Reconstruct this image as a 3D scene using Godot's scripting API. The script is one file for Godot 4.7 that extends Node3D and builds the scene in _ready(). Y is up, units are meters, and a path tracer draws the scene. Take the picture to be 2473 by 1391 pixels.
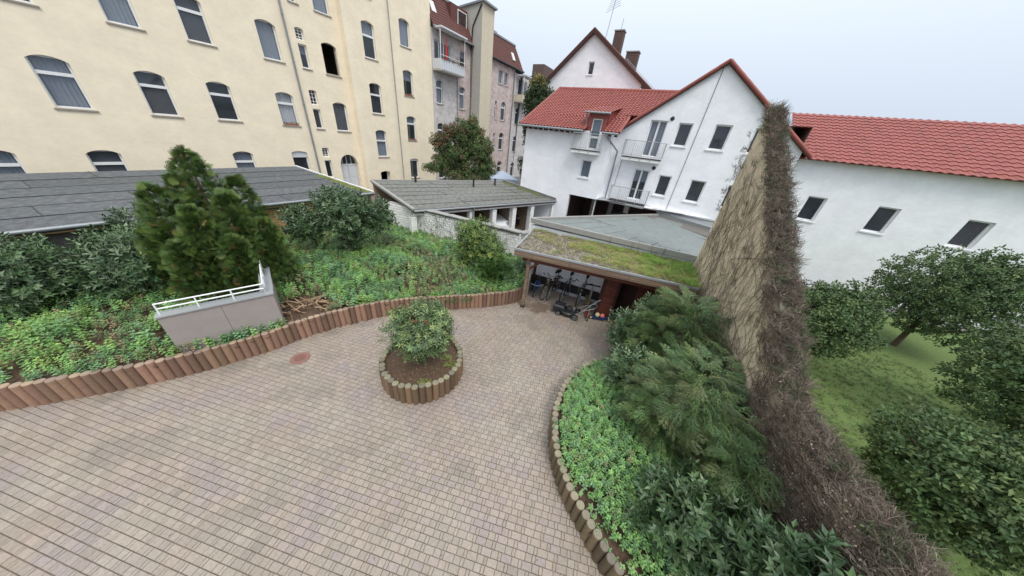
extends Node3D
# Back courtyard seen from an upper window. World: x right, y up, -z away from the camera; the paving is y = 0.
const UP := Vector3.UP
const EYE := 5.6
const FOCAL := 640.9          # of the 2473 x 1391 photograph, in its pixels
var rng := RandomNumberGenerator.new()
var M := {}
var T := {}
var taken := {}
# directions of the two street grids: D1 runs along the cream facade, E2 along the white house
var D1 := Vector3(sin(deg_to_rad(27.8)), 0, -cos(deg_to_rad(27.8)))
var N1 := Vector3(cos(deg_to_rad(27.8)), 0, sin(deg_to_rad(27.8)))
var E2 := Vector3(cos(deg_to_rad(27.8)), 0, sin(deg_to_rad(27.8)))
var N2 := Vector3(-sin(deg_to_rad(27.8)), 0, cos(deg_to_rad(27.8)))   # out of the white house, towards the court
var cam_basis := Basis(Vector3.RIGHT, deg_to_rad(-29.9)) * Basis(Vector3.BACK, deg_to_rad(6.63))


class MB:
	# collects triangles with flat or given normals and a linear vertex colour
	var v := PackedVector3Array()
	var n := PackedVector3Array()
	var c := PackedColorArray()
	var col := Color(1, 1, 1)

	func t3(a: Vector3, b: Vector3, d: Vector3) -> void:
		var m := (d - a).cross(b - a).normalized()
		v.append(a); v.append(b); v.append(d)
		n.append(m); n.append(m); n.append(m)
		c.append(col); c.append(col); c.append(col)

	func t3n(a: Vector3, b: Vector3, d: Vector3, na: Vector3, nb: Vector3, nd: Vector3) -> void:
		v.append(a); v.append(d); v.append(b)
		n.append(na); n.append(nd); n.append(nb)
		c.append(col); c.append(col); c.append(col)

	func face(p: Array, out: Vector3) -> void:
		var m: Vector3 = (p[2] - p[0]).cross(p[1] - p[0])
		if m.dot(out) >= 0.0:
			for i in range(1, p.size() - 1): t3(p[0], p[i], p[i + 1])
		else:
			for i in range(1, p.size() - 1): t3(p[0], p[i + 1], p[i])

	# a box: centre, half sizes along three axes
	func box(o: Vector3, x: Vector3, y: Vector3, z: Vector3) -> void:
		for s in [-1.0, 1.0]:
			face([o + x * s - y - z, o + x * s + y - z, o + x * s + y + z, o + x * s - y + z], x * s)
			face([o + y * s - x - z, o + y * s + x - z, o + y * s + x + z, o + y * s - x + z], y * s)
			face([o + z * s - x - y, o + z * s + x - y, o + z * s + x + y, o + z * s - x + y], z * s)

	func abox(a: Vector3, b: Vector3) -> void:
		var h := (b - a) * 0.5
		box((a + b) * 0.5, Vector3(h.x, 0, 0), Vector3(0, h.y, 0), Vector3(0, 0, h.z))

	# a box with its y+ edges chamfered by k
	func cbox(o: Vector3, x: Vector3, y: Vector3, z: Vector3, k: float) -> void:
		var xi := x * (1.0 - k / x.length())
		var zi := z * (1.0 - k / z.length())
		var yl := y * (1.0 - k / y.length())
		face([o + y - xi - zi, o + y + xi - zi, o + y + xi + zi, o + y - xi + zi], y)
		for s in [-1.0, 1.0]:
			face([o + y + xi * s - zi, o + y + xi * s + zi, o + yl + x * s + z, o + yl + x * s - z], x * s + y)
			face([o + y - xi + zi * s, o + y + xi + zi * s, o + yl + x + z * s, o + yl - x + z * s], z * s + y)
			face([o + yl + x * s + z, o + yl + x * s - z, o - y + x * s - z, o - y + x * s + z], x * s)
			face([o + yl - x + z * s, o + yl + x + z * s, o - y + x + z * s, o - y - x + z * s], z * s)

	# a bar of rectangular section from a to b; w across (horizontal), h upwards
	func bar(a: Vector3, b: Vector3, w: float, h: float) -> void:
		var d := (b - a)
		var x := d.cross(Vector3.UP)
		if x.length() < 1e-4: x = Vector3.RIGHT
		x = x.normalized()
		var y := x.cross(d).normalized()
		box((a + b) * 0.5, d * 0.5, x * w * 0.5, y * h * 0.5)

	func tube(p: Array, r, sides := 8, caps := true) -> void:
		var last := p.size() - 1
		var side := Vector3.ZERO
		var rings := []
		for i in p.size():
			var d: Vector3 = (p[mini(i + 1, last)] - p[maxi(i - 1, 0)]).normalized()
			if i == 0:
				side = d.cross(Vector3.UP)
				if side.length() < 0.1: side = d.cross(Vector3.RIGHT)
			side = (side - d * side.dot(d)).normalized()
			var up := d.cross(side)
			var rr: float = r[i] if r is Array else r
			var ring := []
			for k in sides:
				var a := TAU * k / sides
				var m := side * cos(a) + up * sin(a)
				ring.append([p[i] + m * rr, m])
			rings.append(ring)
		for i in last:
			for k in sides:
				var a = rings[i][k]; var b = rings[i][(k + 1) % sides]
				var d = rings[i + 1][(k + 1) % sides]; var e = rings[i + 1][k]
				t3n(a[0], b[0], d[0], a[1], b[1], d[1])
				t3n(a[0], d[0], e[0], a[1], d[1], e[1])
		if caps:
			for q in [[0, -1], [last, 1]]:
				var pts := []
				for k in sides: pts.append(rings[q[0]][k][0])
				var d: Vector3 = (p[last] - p[last - 1]) if q[1] > 0 else (p[0] - p[1])
				face(pts, d)

	# profile of (radius, height) round the y axis of x
	func lathe(prof: Array, sides: int, x: Transform3D) -> void:
		for i in prof.size() - 1:
			var a: Vector2 = prof[i]
			var b: Vector2 = prof[i + 1]
			var s := Vector2(b.y - a.y, a.x - b.x).normalized()
			for k in sides:
				var q := TAU * k / sides
				var w := TAU * (k + 1) / sides
				var n0 := x.basis * Vector3(cos(q) * s.x, s.y, sin(q) * s.x)
				var n1 := x.basis * Vector3(cos(w) * s.x, s.y, sin(w) * s.x)
				var p0 := x * Vector3(cos(q) * a.x, a.y, sin(q) * a.x)
				var p1 := x * Vector3(cos(w) * a.x, a.y, sin(w) * a.x)
				var p2 := x * Vector3(cos(w) * b.x, b.y, sin(w) * b.x)
				var p3 := x * Vector3(cos(q) * b.x, b.y, sin(q) * b.x)
				if a.x > 1e-5: t3n(p0, p2, p1, n0, n1, n1)
				if b.x > 1e-5: t3n(p0, p3, p2, n0, n0, n1)

	func ring(o: Vector3, axis: Vector3, radius: float, r: float, seg := 24, sides := 6) -> void:
		var x := axis.cross(Vector3(0.31, 0.9, 0.2)).normalized()
		var y := axis.cross(x).normalized()
		var pts := []
		for k in seg + 1:
			var a := TAU * k / seg
			pts.append(o + (x * cos(a) + y * sin(a)) * radius)
		tube(pts, r, sides, false)

	# a leaf folded along its midrib, four triangles
	func leaf(b: Vector3, d: Vector3, up: Vector3, l: float, w: float, droop := 0.15) -> void:
		var s := d.cross(up).normalized()
		var m := b + d * l * 0.45 - up * w * 0.18
		var tip := b + d * l - up * l * droop
		var a := b + d * l * 0.42 + s * w * 0.5
		var e := b + d * l * 0.42 - s * w * 0.5
		t3(b, a, m); t3(a, tip, m); t3(tip, e, m); t3(e, b, m)

	func mesh(mat: Material) -> ArrayMesh:
		return into(ArrayMesh.new(), mat)

	func into(am: ArrayMesh, mat: Material) -> ArrayMesh:
		if v.is_empty(): return am
		var arr := []
		arr.resize(Mesh.ARRAY_MAX)
		arr[Mesh.ARRAY_VERTEX] = v
		arr[Mesh.ARRAY_NORMAL] = n
		arr[Mesh.ARRAY_COLOR] = c
		am.add_surface_from_arrays(Mesh.PRIMITIVE_TRIANGLES, arr)
		am.surface_set_material(am.get_surface_count() - 1, mat)
		return am


# ---------------------------------------------------------------- scene helpers
func numbered(called: String) -> String:
	var k: int = taken.get(called, 0)
	taken[called] = k + 1
	return called if k == 0 else "%s_%03d" % [called, k]


func base_of(o: Node) -> Vector3:
	var p := Vector3.ZERO
	while o != self and o != null:
		p += o.position
		o = o.get_parent()
	return p


func thing(called: String, label: String, category: String, at := Vector3.ZERO, group := "") -> Node3D:
	var o := Node3D.new()
	o.name = numbered(called)
	add_child(o)
	o.position = at
	return tag(o, label, category, group)


func tag(o: Node3D, label: String, category: String, group := "", kind := "") -> Node3D:
	o.set_meta("label", label)
	o.set_meta("category", category)
	if group != "": o.set_meta("group", group)
	if kind != "": o.set_meta("kind", kind)
	return o


# one named mesh built in world coordinates, under parent (or on top level)
func put(called: String, mesh: Mesh, parent: Node3D = self) -> MeshInstance3D:
	var o := MeshInstance3D.new()
	o.mesh = mesh
	if parent == self:
		o.name = numbered(called)
		add_child(o)
	else:
		o.name = called
		parent.add_child(o, true)
		o.position = -base_of(parent)
	return o


func obj(called: String, mb: MB, mat: Material, parent: Node3D = self) -> MeshInstance3D:
	return put(called, mb.mesh(mat), parent)


func structure(called: String, mb: MB, mat: Material) -> MeshInstance3D:
	var o := obj(called, mb, mat)
	o.set_meta("kind", "structure")
	return o


func copies(called: String, mesh: Mesh, xf: Array, cols: PackedColorArray, parent: Node3D = self) -> MultiMeshInstance3D:
	var m := MultiMesh.new()
	m.transform_format = MultiMesh.TRANSFORM_3D
	m.use_colors = true
	m.mesh = mesh
	m.instance_count = xf.size()
	for i in xf.size():
		m.set_instance_transform(i, xf[i])
		m.set_instance_color(i, cols[i])
	var o := MultiMeshInstance3D.new()
	o.multimesh = m
	if parent == self:
		o.name = numbered(called)
		add_child(o)
	else:
		o.name = called
		parent.add_child(o, true)
		o.position = -base_of(parent)
	return o


# a point of the picture as a direction, on a level y = h, or at a depth along the view
func ray(px: float, py: float) -> Vector3:
	return cam_basis * Vector3((px - 1236.5) / FOCAL, -(py - 695.5) / FOCAL, -1.0)


func gp(px: float, py: float, h := 0.0) -> Vector3:
	var d := ray(px, py)
	return Vector3(0, EYE, 0) + d * ((h - EYE) / d.y)


func at(px: float, py: float, depth: float) -> Vector3:
	return Vector3(0, EYE, 0) + ray(px, py) * depth


func rv(a: float, b: float) -> float: return rng.randf_range(a, b)


func rdir() -> Vector3:
	while true:
		var p := Vector3(rv(-1, 1), rv(-1, 1), rv(-1, 1))
		if p.length() < 1.0 and p.length() > 0.05: return p.normalized()
	return UP


func aim(y: Vector3, s: float) -> Basis:
	var x := y.cross(rdir()).normalized()
	return Basis(x * s, y.normalized() * s, x.cross(y).normalized() * s)


func sr(r: float, g: float, b: float) -> Color: return Color(r / 255.0, g / 255.0, b / 255.0)


func lin(r: float, g: float, b: float) -> Color: return sr(r, g, b).srgb_to_linear()


# ---------------------------------------------------------------- materials
func noise_image(size: int, layers: Array, lo: float, hi: float, gam := 1.0) -> Image:
	# layers of [frequency, weight, seed, octaves]; seamless, grey
	var sum := PackedFloat32Array()
	sum.resize(size * size)
	var tw := 0.0
	for l in layers:
		var f := FastNoiseLite.new()
		f.noise_type = FastNoiseLite.TYPE_SIMPLEX_SMOOTH
		f.frequency = l[0]
		f.seed = l[2]
		f.fractal_octaves = l[3]
		var im := f.get_seamless_image(size, size, false, false, 0.1, true)
		im.convert(Image.FORMAT_L8)
		var d := im.get_data()
		var w: float = l[1] / 255.0
		tw += l[1]
		for i in d.size(): sum[i] += d[i] * w
	var out := PackedByteArray()
	out.resize(size * size)
	for i in sum.size():
		out[i] = int(clampf(lo + (hi - lo) * pow(sum[i] / tw, gam), 0.0, 1.0) * 255.0)
	return Image.create_from_data(size, size, false, Image.FORMAT_L8, out)


func add_tex(key: String, im: Image) -> void:
	T[key] = ImageTexture.create_from_image(im)
	var sum := 0.0
	for i in 400: sum += im.get_pixel((i * 37) % im.get_width(), (i * 91) % im.get_height()).srgb_to_linear().get_luminance()
	T[key + "_mean"] = sum / 400.0
	var b := im.duplicate()
	b.convert(Image.FORMAT_RGBA8)
	b.bump_map_to_normal_map(3.0)
	T[key + "_n"] = ImageTexture.create_from_image(b)


func mat(key: String, c: Color, rough: float, tex := "", period := 2.0, bump := 0.0, metal := 0.0) -> StandardMaterial3D:
	var m := StandardMaterial3D.new()
	m.resource_name = key
	m.albedo_color = c
	m.roughness = rough
	m.metallic = metal
	m.vertex_color_use_as_albedo = true
	if tex != "":
		m.albedo_texture = T[tex]
		var l := c.srgb_to_linear()
		var k: float = 1.0 / T[tex + "_mean"]
		m.albedo_color = Color(l.r * k, l.g * k, l.b * k).linear_to_srgb()
		m.uv1_triplanar = true
		m.uv1_world_triplanar = true
		m.uv1_scale = Vector3.ONE / period
		if bump > 0.0:
			m.normal_enabled = true
			m.normal_texture = T[tex + "_n"]
			m.normal_scale = bump
	M[key] = m
	return m


func two_tone(key: String, im: Image, c0: Color, c1: Color) -> void:
	# a patchwork of two colours, mixed by a grey picture
	var a := c0.srgb_to_linear()
	var b := c1.srgb_to_linear()
	var d := im.get_data()
	var out := PackedByteArray()
	out.resize(d.size() * 3)
	for i in d.size():
		var c := a.lerp(b, d[i] / 255.0).linear_to_srgb()
		out[i * 3] = int(c.r * 255.0); out[i * 3 + 1] = int(c.g * 255.0); out[i * 3 + 2] = int(c.b * 255.0)
	T[key] = ImageTexture.create_from_image(Image.create_from_data(im.get_width(), im.get_height(), false, Image.FORMAT_RGB8, out))
	T[key + "_mean"] = 1.0
	T[key + "_n"] = T["grain_n"]


func leafmat(key: String, rough: float, back: float) -> StandardMaterial3D:
	var m := mat(key, Color(1, 1, 1), rough)
	if back > 0.0:
		m.backlight_enabled = true
		m.backlight = Color(back, back, back * 0.6)
	return m


func materials() -> void:
	add_tex("plaster", noise_image(512, [[0.006, 1.0, 3, 4], [0.03, 0.7, 4, 3], [0.25, 0.5, 5, 2]], 0.86, 1.0))
	add_tex("grain", noise_image(512, [[0.01, 0.8, 11, 3], [0.12, 0.8, 12, 3], [0.4, 1.0, 13, 2]], 0.68, 1.0))
	add_tex("spots", noise_image(512, [[0.015, 1.0, 21, 4], [0.09, 1.2, 22, 3], [0.35, 0.6, 23, 2]], 0.42, 1.2))
	add_tex("stone", noise_image(512, [[0.02, 0.5, 31, 2], [0.2, 1.0, 32, 3], [0.45, 1.0, 33, 1]], 0.6, 1.12))
	var pt := noise_image(512, [[0.008, 1.0, 61, 3], [0.04, 0.8, 62, 3], [0.3, 1.8, 63, 2]], -1.0, 2.0)
	two_tone("tenement_grey", pt, sr(158, 150, 148), sr(222, 219, 217))
	two_tone("tenement_pink", pt, sr(164, 132, 124), sr(218, 211, 208))
	# wood: streaks along x of the image
	var w := FastNoiseLite.new()
	w.frequency = 0.02; w.seed = 41; w.fractal_octaves = 4
	var wi := Image.create(256, 256, false, Image.FORMAT_L8)
	for y in 256:
		for x in 256:
			var q := w.get_noise_2d(40.0 * sin(TAU * x / 256.0) * 0.3, y * 6.0) * 0.6 + w.get_noise_2d(x * 2.0, y * 22.0) * 0.4
			wi.set_pixel(x, y, Color.from_hsv(0, 0, clampf(0.8 + q * 0.45, 0.3, 1.0)))
	add_tex("wood", wi)
	mat("cream", sr(238, 225, 200), 0.92, "plaster", 3.7, 0.25)
	mat("white_wall", sr(236, 237, 241), 0.92, "plaster", 3.1, 0.2)
	mat("white_paint", sr(233, 233, 232), 0.5)
	mat("frame_white", sr(228, 229, 229), 0.35)
	mat("sill_stone", sr(150, 142, 132), 0.8, "grain", 0.6, 0.3)
	mat("sill_white", sr(222, 222, 224), 0.5)
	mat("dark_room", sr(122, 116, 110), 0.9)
	mat("curtain_sky_tone", sr(160, 170, 184), 0.85)  # blue-grey paints the sky reflection of the panes into the cloth
	mat("blind_grey", sr(96, 97, 104), 0.6)
	mat("shutter_white", sr(205, 208, 212), 0.5)
	mat("pot", sr(150, 96, 72), 0.8)
	mat("slat_dark", sr(46, 44, 55), 0.5)
	mat("zinc", sr(142, 147, 150), 0.42, "grain", 0.5, 0.0, 0.35)
	mat("galvanised", sr(170, 173, 176), 0.4, "", 1.0, 0.0, 0.4)
	mat("iron", sr(40, 40, 42), 0.5)
	mat("steel", sr(185, 187, 190), 0.3, "", 1.0, 0.0, 0.8)
	mat("rubber", sr(30, 30, 31), 0.75)
	mat("grey_brick", Color(1, 1, 1), 0.92, "tenement_grey", 2.6, 0.5)
	mat("pink_brick", Color(1, 1, 1), 0.92, "tenement_pink", 2.6, 0.5)
	mat("grey_render", sr(176, 172, 164), 0.92, "plaster", 2.4, 0.3)
	mat("beige_render", sr(206, 196, 174), 0.92, "plaster", 2.2, 0.3)
	mat("slate_brown", sr(98, 60, 54), 0.75, "grain", 0.9, 0.3)
	mat("red_tile", sr(142, 74, 66), 0.6, "grain", 0.8, 0.25)
	mat("chimney", sr(96, 78, 72), 0.85, "grain", 0.7, 0.4)
	mat("bitumen", sr(112, 112, 108), 0.9, "spots", 2.3, 0.6)
	mat("bitumen_dark", sr(92, 95, 98), 0.9, "spots", 2.0, 0.6)
	mat("membrane", sr(118, 124, 122), 0.85, "grain", 2.6, 0.3)
	mat("membrane_wet", sr(104, 98, 94), 0.6, "grain", 2.6, 0.3)
	mat("coping", sr(148, 147, 143), 0.7, "grain", 1.1, 0.3)
	mat("moss", sr(96, 104, 48), 0.95, "spots", 0.5, 1.0)
	mat("white_brick", sr(238, 238, 237), 0.8, "grain", 0.9, 0.3)
	mat("mortar", sr(120, 116, 112), 0.95, "grain", 0.4, 0.4)
	mat("mortar_white", sr(160, 158, 155), 0.95, "grain", 0.4, 0.4)
	mat("tan_brick", sr(186, 152, 108), 0.9, "grain", 0.5, 0.4)
	mat("brown_brick", sr(148, 126, 106), 0.9, "grain", 0.5, 0.4)
	mat("dark_base", sr(56, 54, 52), 0.9, "grain", 0.6, 0.3)
	mat("wood_grey", sr(124, 104, 86), 0.85, "wood", 1.2, 0.4)
	mat("wood_red", sr(98, 50, 38), 0.7, "wood", 0.9, 0.4)
	mat("wood_dark", sr(66, 38, 32), 0.75, "wood", 0.9, 0.4)
	mat("asphalt", sr(104, 103, 102), 0.95, "grain", 1.3, 0.4)
	mat("soil", sr(86, 68, 54), 0.98, "spots", 0.7, 1.0)
	mat("lawn", sr(92, 112, 58), 0.95, "spots", 0.6, 1.0)
	mat("joint", sr(104, 93, 80), 0.98, "grain", 0.4, 0.5)
	mat("paver", Color(1, 1, 1), 0.58, "stone", 0.55, 0.35)
	mat("pal_red", sr(162, 122, 102), 0.88, "grain", 0.45, 0.4)
	mat("pal_red_top", sr(178, 150, 132), 0.9, "stone", 0.3, 0.4)
	mat("pal_brown", sr(138, 114, 90), 0.88, "grain", 0.45, 0.4)
	mat("pal_top", sr(142, 136, 116), 0.92, "spots", 0.35, 0.5)
	mat("pal_top_grey", sr(140, 130, 116), 0.92, "grain", 0.35, 0.5)
	mat("concrete", sr(150, 142, 138), 0.85, "plaster", 1.7, 0.3)
	mat("rust", sr(128, 92, 82), 0.75, "grain", 0.2, 0.4)
	mat("substrate", sr(140, 134, 124), 0.95, "spots", 0.45, 1.0)
	mat("ivy_plaster", sr(208, 194, 168), 0.95, "plaster", 1.3, 0.6)
	mat("bark", sr(92, 78, 64), 0.95, "wood", 0.4, 0.7)
	mat("seam", sr(62, 64, 64), 0.8)
	mat("lace", sr(222, 226, 232), 0.85)
	mat("old_stone", sr(124, 118, 106), 0.95, "spots", 0.8, 0.6)
	mat("twig", sr(104, 88, 74), 0.95)
	mat("dead_wood", sr(168, 142, 114), 0.9, "wood", 0.3, 0.5)
	mat("car_white", sr(226, 230, 234), 0.25)
	mat("car_dark", sr(38, 40, 46), 0.25)
	mat("plastic_black", sr(34, 35, 36), 0.4)
	mat("plastic_blue", sr(30, 62, 112), 0.4)
	mat("paint_red", sr(130, 40, 42), 0.4)
	mat("paint_gold", sr(150, 128, 84), 0.45)
	mat("ball_pink", sr(226, 116, 108), 0.5)
	mat("ball_cream", sr(206, 188, 140), 0.5)
	mat("tarp_blue", sr(158, 168, 184), 0.6)
	mat("yellow", sr(206, 176, 96), 0.7)
	mat("flag_red", sr(206, 48, 52), 0.7)
	leafmat("leaf", 0.55, 0.35)
	leafmat("leaf_gloss", 0.36, 0.15)
	leafmat("leaf_dull", 0.7, 0.25)
	leafmat("needle", 0.5, 0.2)
	var g := mat("glass", Color(0.3, 0.34, 0.38, 0.3), 0.03)
	g.transparency = BaseMaterial3D.TRANSPARENCY_ALPHA
	g.metallic_specular = 0.9
	g.vertex_color_use_as_albedo = false


func _ready() -> void:
	rng.seed = 20240611
	# ---- camera
	var cam := Camera3D.new()
	cam.name = "camera"
	add_child(cam)
	cam.transform = Transform3D(cam_basis, Vector3(0, EYE, 0))
	cam.fov = rad_to_deg(2.0 * atan(695.5 / FOCAL))
	cam.near = 0.05
	cam.far = 600.0
	cam.current = true
	# ---- overcast sky: brighter overhead than at the horizon, as a cloud sheet is
	var sm := ProceduralSkyMaterial.new()
	sm.sky_top_color = Color(0.954, 0.979, 1.0)
	sm.sky_horizon_color = Color(0.524, 0.557, 0.6)
	sm.sky_curve = 1.2
	sm.sky_energy_multiplier = 1.39
	sm.ground_horizon_color = Color(0.45, 0.45, 0.45)
	sm.ground_bottom_color = Color(0.3, 0.3, 0.3)
	sm.sun_angle_max = 0.0
	var sky := Sky.new()
	sky.sky_material = sm
	var env := Environment.new()
	env.background_mode = Environment.BG_SKY
	env.sky = sky
	env.tonemap_mode = Environment.TONE_MAPPER_LINEAR
	env.tonemap_exposure = 1.2
	env.sdfgi_enabled = true
	env.ssao_enabled = true
	env.ssil_enabled = true
	var we := WorldEnvironment.new()
	we.name = "world_environment"
	we.environment = env
	add_child(we)
	var sun := DirectionalLight3D.new()
	sun.name = "sun"
	sun.light_color = Color(1.0, 0.97, 0.93)
	sun.light_energy = 0.5
	sun.light_angular_distance = 20.0
	sun.shadow_enabled = true
	sun.sky_mode = DirectionalLight3D.SKY_MODE_LIGHT_ONLY
	add_child(sun)
	sun.look_at_from_position(Vector3.ZERO, Vector3(-0.28, -1.0, -0.6))
	materials()
	sprigs()
	ground_and_paving()
	beds()
	cream_building()
	grey_building()
	white_house()
	far_house()
	far_fillers()
	garages()
	boundary_wall()
	flat_roof_garage()
	neighbour_house()
	carport()
	carport_things()
	planter()
	court_details()
	trees()
	shrubs()
	ground_cover()
	roof_growth()
	lawn_grass()
	vines()


# ---------------------------------------------------------------- ground, paving, beds
var PATIO := PackedVector2Array([Vector2(-13, 1.2), Vector2(-13, -2.1), Vector2(-10, -2.7), Vector2(-8.4, -3.4), Vector2(-7.2, -4.15), Vector2(-6.3, -4.92), Vector2(-5.4, -5.88), Vector2(-4.6, -6.55), Vector2(-3.9, -7.06), Vector2(-2.9, -7.5),
	Vector2(-1.89, -7.8), Vector2(-1.15, -8.05), Vector2(-0.34, -8.38), Vector2(0.12, -8.65), Vector2(0.42, -9.0), Vector2(0.68, -10.35), Vector2(3.5, -9.25), Vector2(3.4, -8.3), Vector2(5.6, -7.5), Vector2(5.35, -6.2),
	Vector2(4.2, -6.3), Vector2(3.3, -5.86), Vector2(2.7, -5.54), Vector2(2.37, -5.36), Vector2(2.07, -5.13), Vector2(1.83, -4.87), Vector2(1.53, -4.47), Vector2(1.38, -4.12), Vector2(1.28, -3.82), Vector2(1.22, -3.44), Vector2(1.23, -2.91), Vector2(1.33, -2.54),
	Vector2(1.47, -2.17), Vector2(1.69, -1.77), Vector2(1.91, -1.42), Vector2(2.3, -0.9), Vector2(2.9, -0.2), Vector2(3.4, 1.2)])
var PAL_LEFT := [Vector2(-13, -2.0), Vector2(-10, -2.62), Vector2(-8.4, -3.3), Vector2(-7.15, -4.08), Vector2(-6.15, -5.02), Vector2(-5.83, -5.5), Vector2(-5.43, -5.93), Vector2(-4.99, -6.33), Vector2(-4.41, -6.76), Vector2(-3.75, -7.12), Vector2(-2.9, -7.48), Vector2(-1.89, -7.82),
	Vector2(-1.15, -8.06), Vector2(-0.34, -8.4), Vector2(0.12, -8.68), Vector2(0.4, -9.05), Vector2(0.5, -9.6)]
var PAL_RIGHT := [Vector2(4.6, -6.5), Vector2(3.9, -6.2), Vector2(3.3, -5.88), Vector2(2.7, -5.56), Vector2(2.37, -5.38), Vector2(2.07, -5.15), Vector2(1.83, -4.89), Vector2(1.53, -4.49), Vector2(1.38, -4.14), Vector2(1.28, -3.84), Vector2(1.22, -3.44), Vector2(1.21, -3.04),
	Vector2(1.28, -2.65), Vector2(1.41, -2.28), Vector2(1.63, -1.89), Vector2(1.91, -1.42), Vector2(2.3, -0.92), Vector2(2.8, -0.3), Vector2(3.2, 0.4)]
var BED_LEFT := PackedVector2Array()
var BED_RIGHT := PackedVector2Array()
const PLANTER := Vector3(-2.05, 0, -4.85)
const PLANTER_R := 0.94
var hnoise := FastNoiseLite.new()


func spline(p: Array, step: float) -> Array:
	# points every step metres along a Catmull-Rom curve through p
	var fine := []
	for i in p.size() - 1:
		var a: Vector2 = p[maxi(i - 1, 0)]
		var b: Vector2 = p[i]
		var c: Vector2 = p[i + 1]
		var d: Vector2 = p[mini(i + 2, p.size() - 1)]
		for k in 24: fine.append(b.cubic_interpolate(c, a, d, k / 24.0))
	fine.append(p[-1])
	var out := [fine[0]]
	var left := step
	for i in range(1, fine.size()):
		var a: Vector2 = fine[i - 1]
		var b: Vector2 = fine[i]
		var l := a.distance_to(b)
		var done := 0.0
		while l - done >= left:
			done += left
			out.append(a.lerp(b, done / l))
			left = step
		left -= l - done
	return out


func palisade_mesh(h: float, r: float, side: Material, top: Material) -> ArrayMesh:
	var am := ArrayMesh.new()
	var a := MB.new()
	var x := Transform3D(Basis(), Vector3.ZERO)
	a.lathe([Vector2(r, -0.15), Vector2(r, h - 0.022), Vector2(r * 0.97, h - 0.012)], 18, x)
	a.into(am, side)
	var b := MB.new()
	b.lathe([Vector2(r * 0.97, h - 0.012), Vector2(r * 0.86, h), Vector2(0, h + 0.002)], 18, x)
	return b.into(am, top)


func palisades(root: Node3D, pts: Array, h: float, r: float, side: Color, top: String, tops_tint: Color) -> void:
	var kinds := []
	for k in 5:
		var s: StandardMaterial3D = M["pal_red"].duplicate()
		var f := 0.86 + 0.07 * k
		s.albedo_color = Color(side.r * f, side.g * (f + (k % 2) * 0.03), side.b * f)
		var t: StandardMaterial3D = M[top].duplicate()
		var g := 0.9 + 0.05 * ((k * 2) % 5)
		t.albedo_color = Color(tops_tint.r * g, tops_tint.g * g, tops_tint.b * (g - 0.03 * (k % 3)))
		kinds.append(palisade_mesh(h, r, s, t))
	for p in pts:
		var o := put("palisade", kinds[rng.randi() % 5], root)
		o.position += Vector3(p.x, rv(-0.014, 0.014), p.y)
		o.rotation = Vector3(rv(-0.02, 0.02), rv(0, TAU), rv(-0.02, 0.02))


func paver_tone(x: float, z: float, k: int) -> Color:
	# batches of stone in sand, grey, mauve and pink, in patches, plus a scatter of single stones
	var a := hnoise.get_noise_2d(x * 26.0, z * 26.0)
	var b := hnoise.get_noise_2d(x * 22.0 + 700.0, z * 22.0 - 300.0)
	var c := Vector3(0.295, 0.243, 0.197)
	c = c.lerp(Vector3(0.265, 0.222, 0.208), clampf(a * 1.9, 0.0, 0.85))
	c = c.lerp(Vector3(0.225, 0.195, 0.165), clampf(-a * 1.7, 0.0, 0.85))
	c = c.lerp(Vector3(0.3, 0.236, 0.198), clampf(b * 1.6 - 0.25, 0.0, 0.7))
	c = c.lerp(Vector3(0.31, 0.268, 0.22), clampf(-b * 1.6, 0.0, 0.6))
	# brown earth trodden in at the carport post
	var dirt := 1.0 - Vector2((x - 1.15) / 0.75, (z + 8.55) / 0.5).length() + 0.5 * hnoise.get_noise_2d(x * 90.0, z * 90.0)
	c = c.lerp(Vector3(0.13, 0.082, 0.055), clampf(dirt * 1.6, 0.0, 0.8))
	var f := 0.92 + 0.16 * (k / 10.0)
	return Color(c.x * f, c.y * f, c.z * f)


func paver_mesh(mb: MB, o: Vector3, x: Vector3, z: Vector3) -> void:
	mb.cbox(o, x, Vector3(0, 0.02, 0), z, 0.0045)


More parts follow.
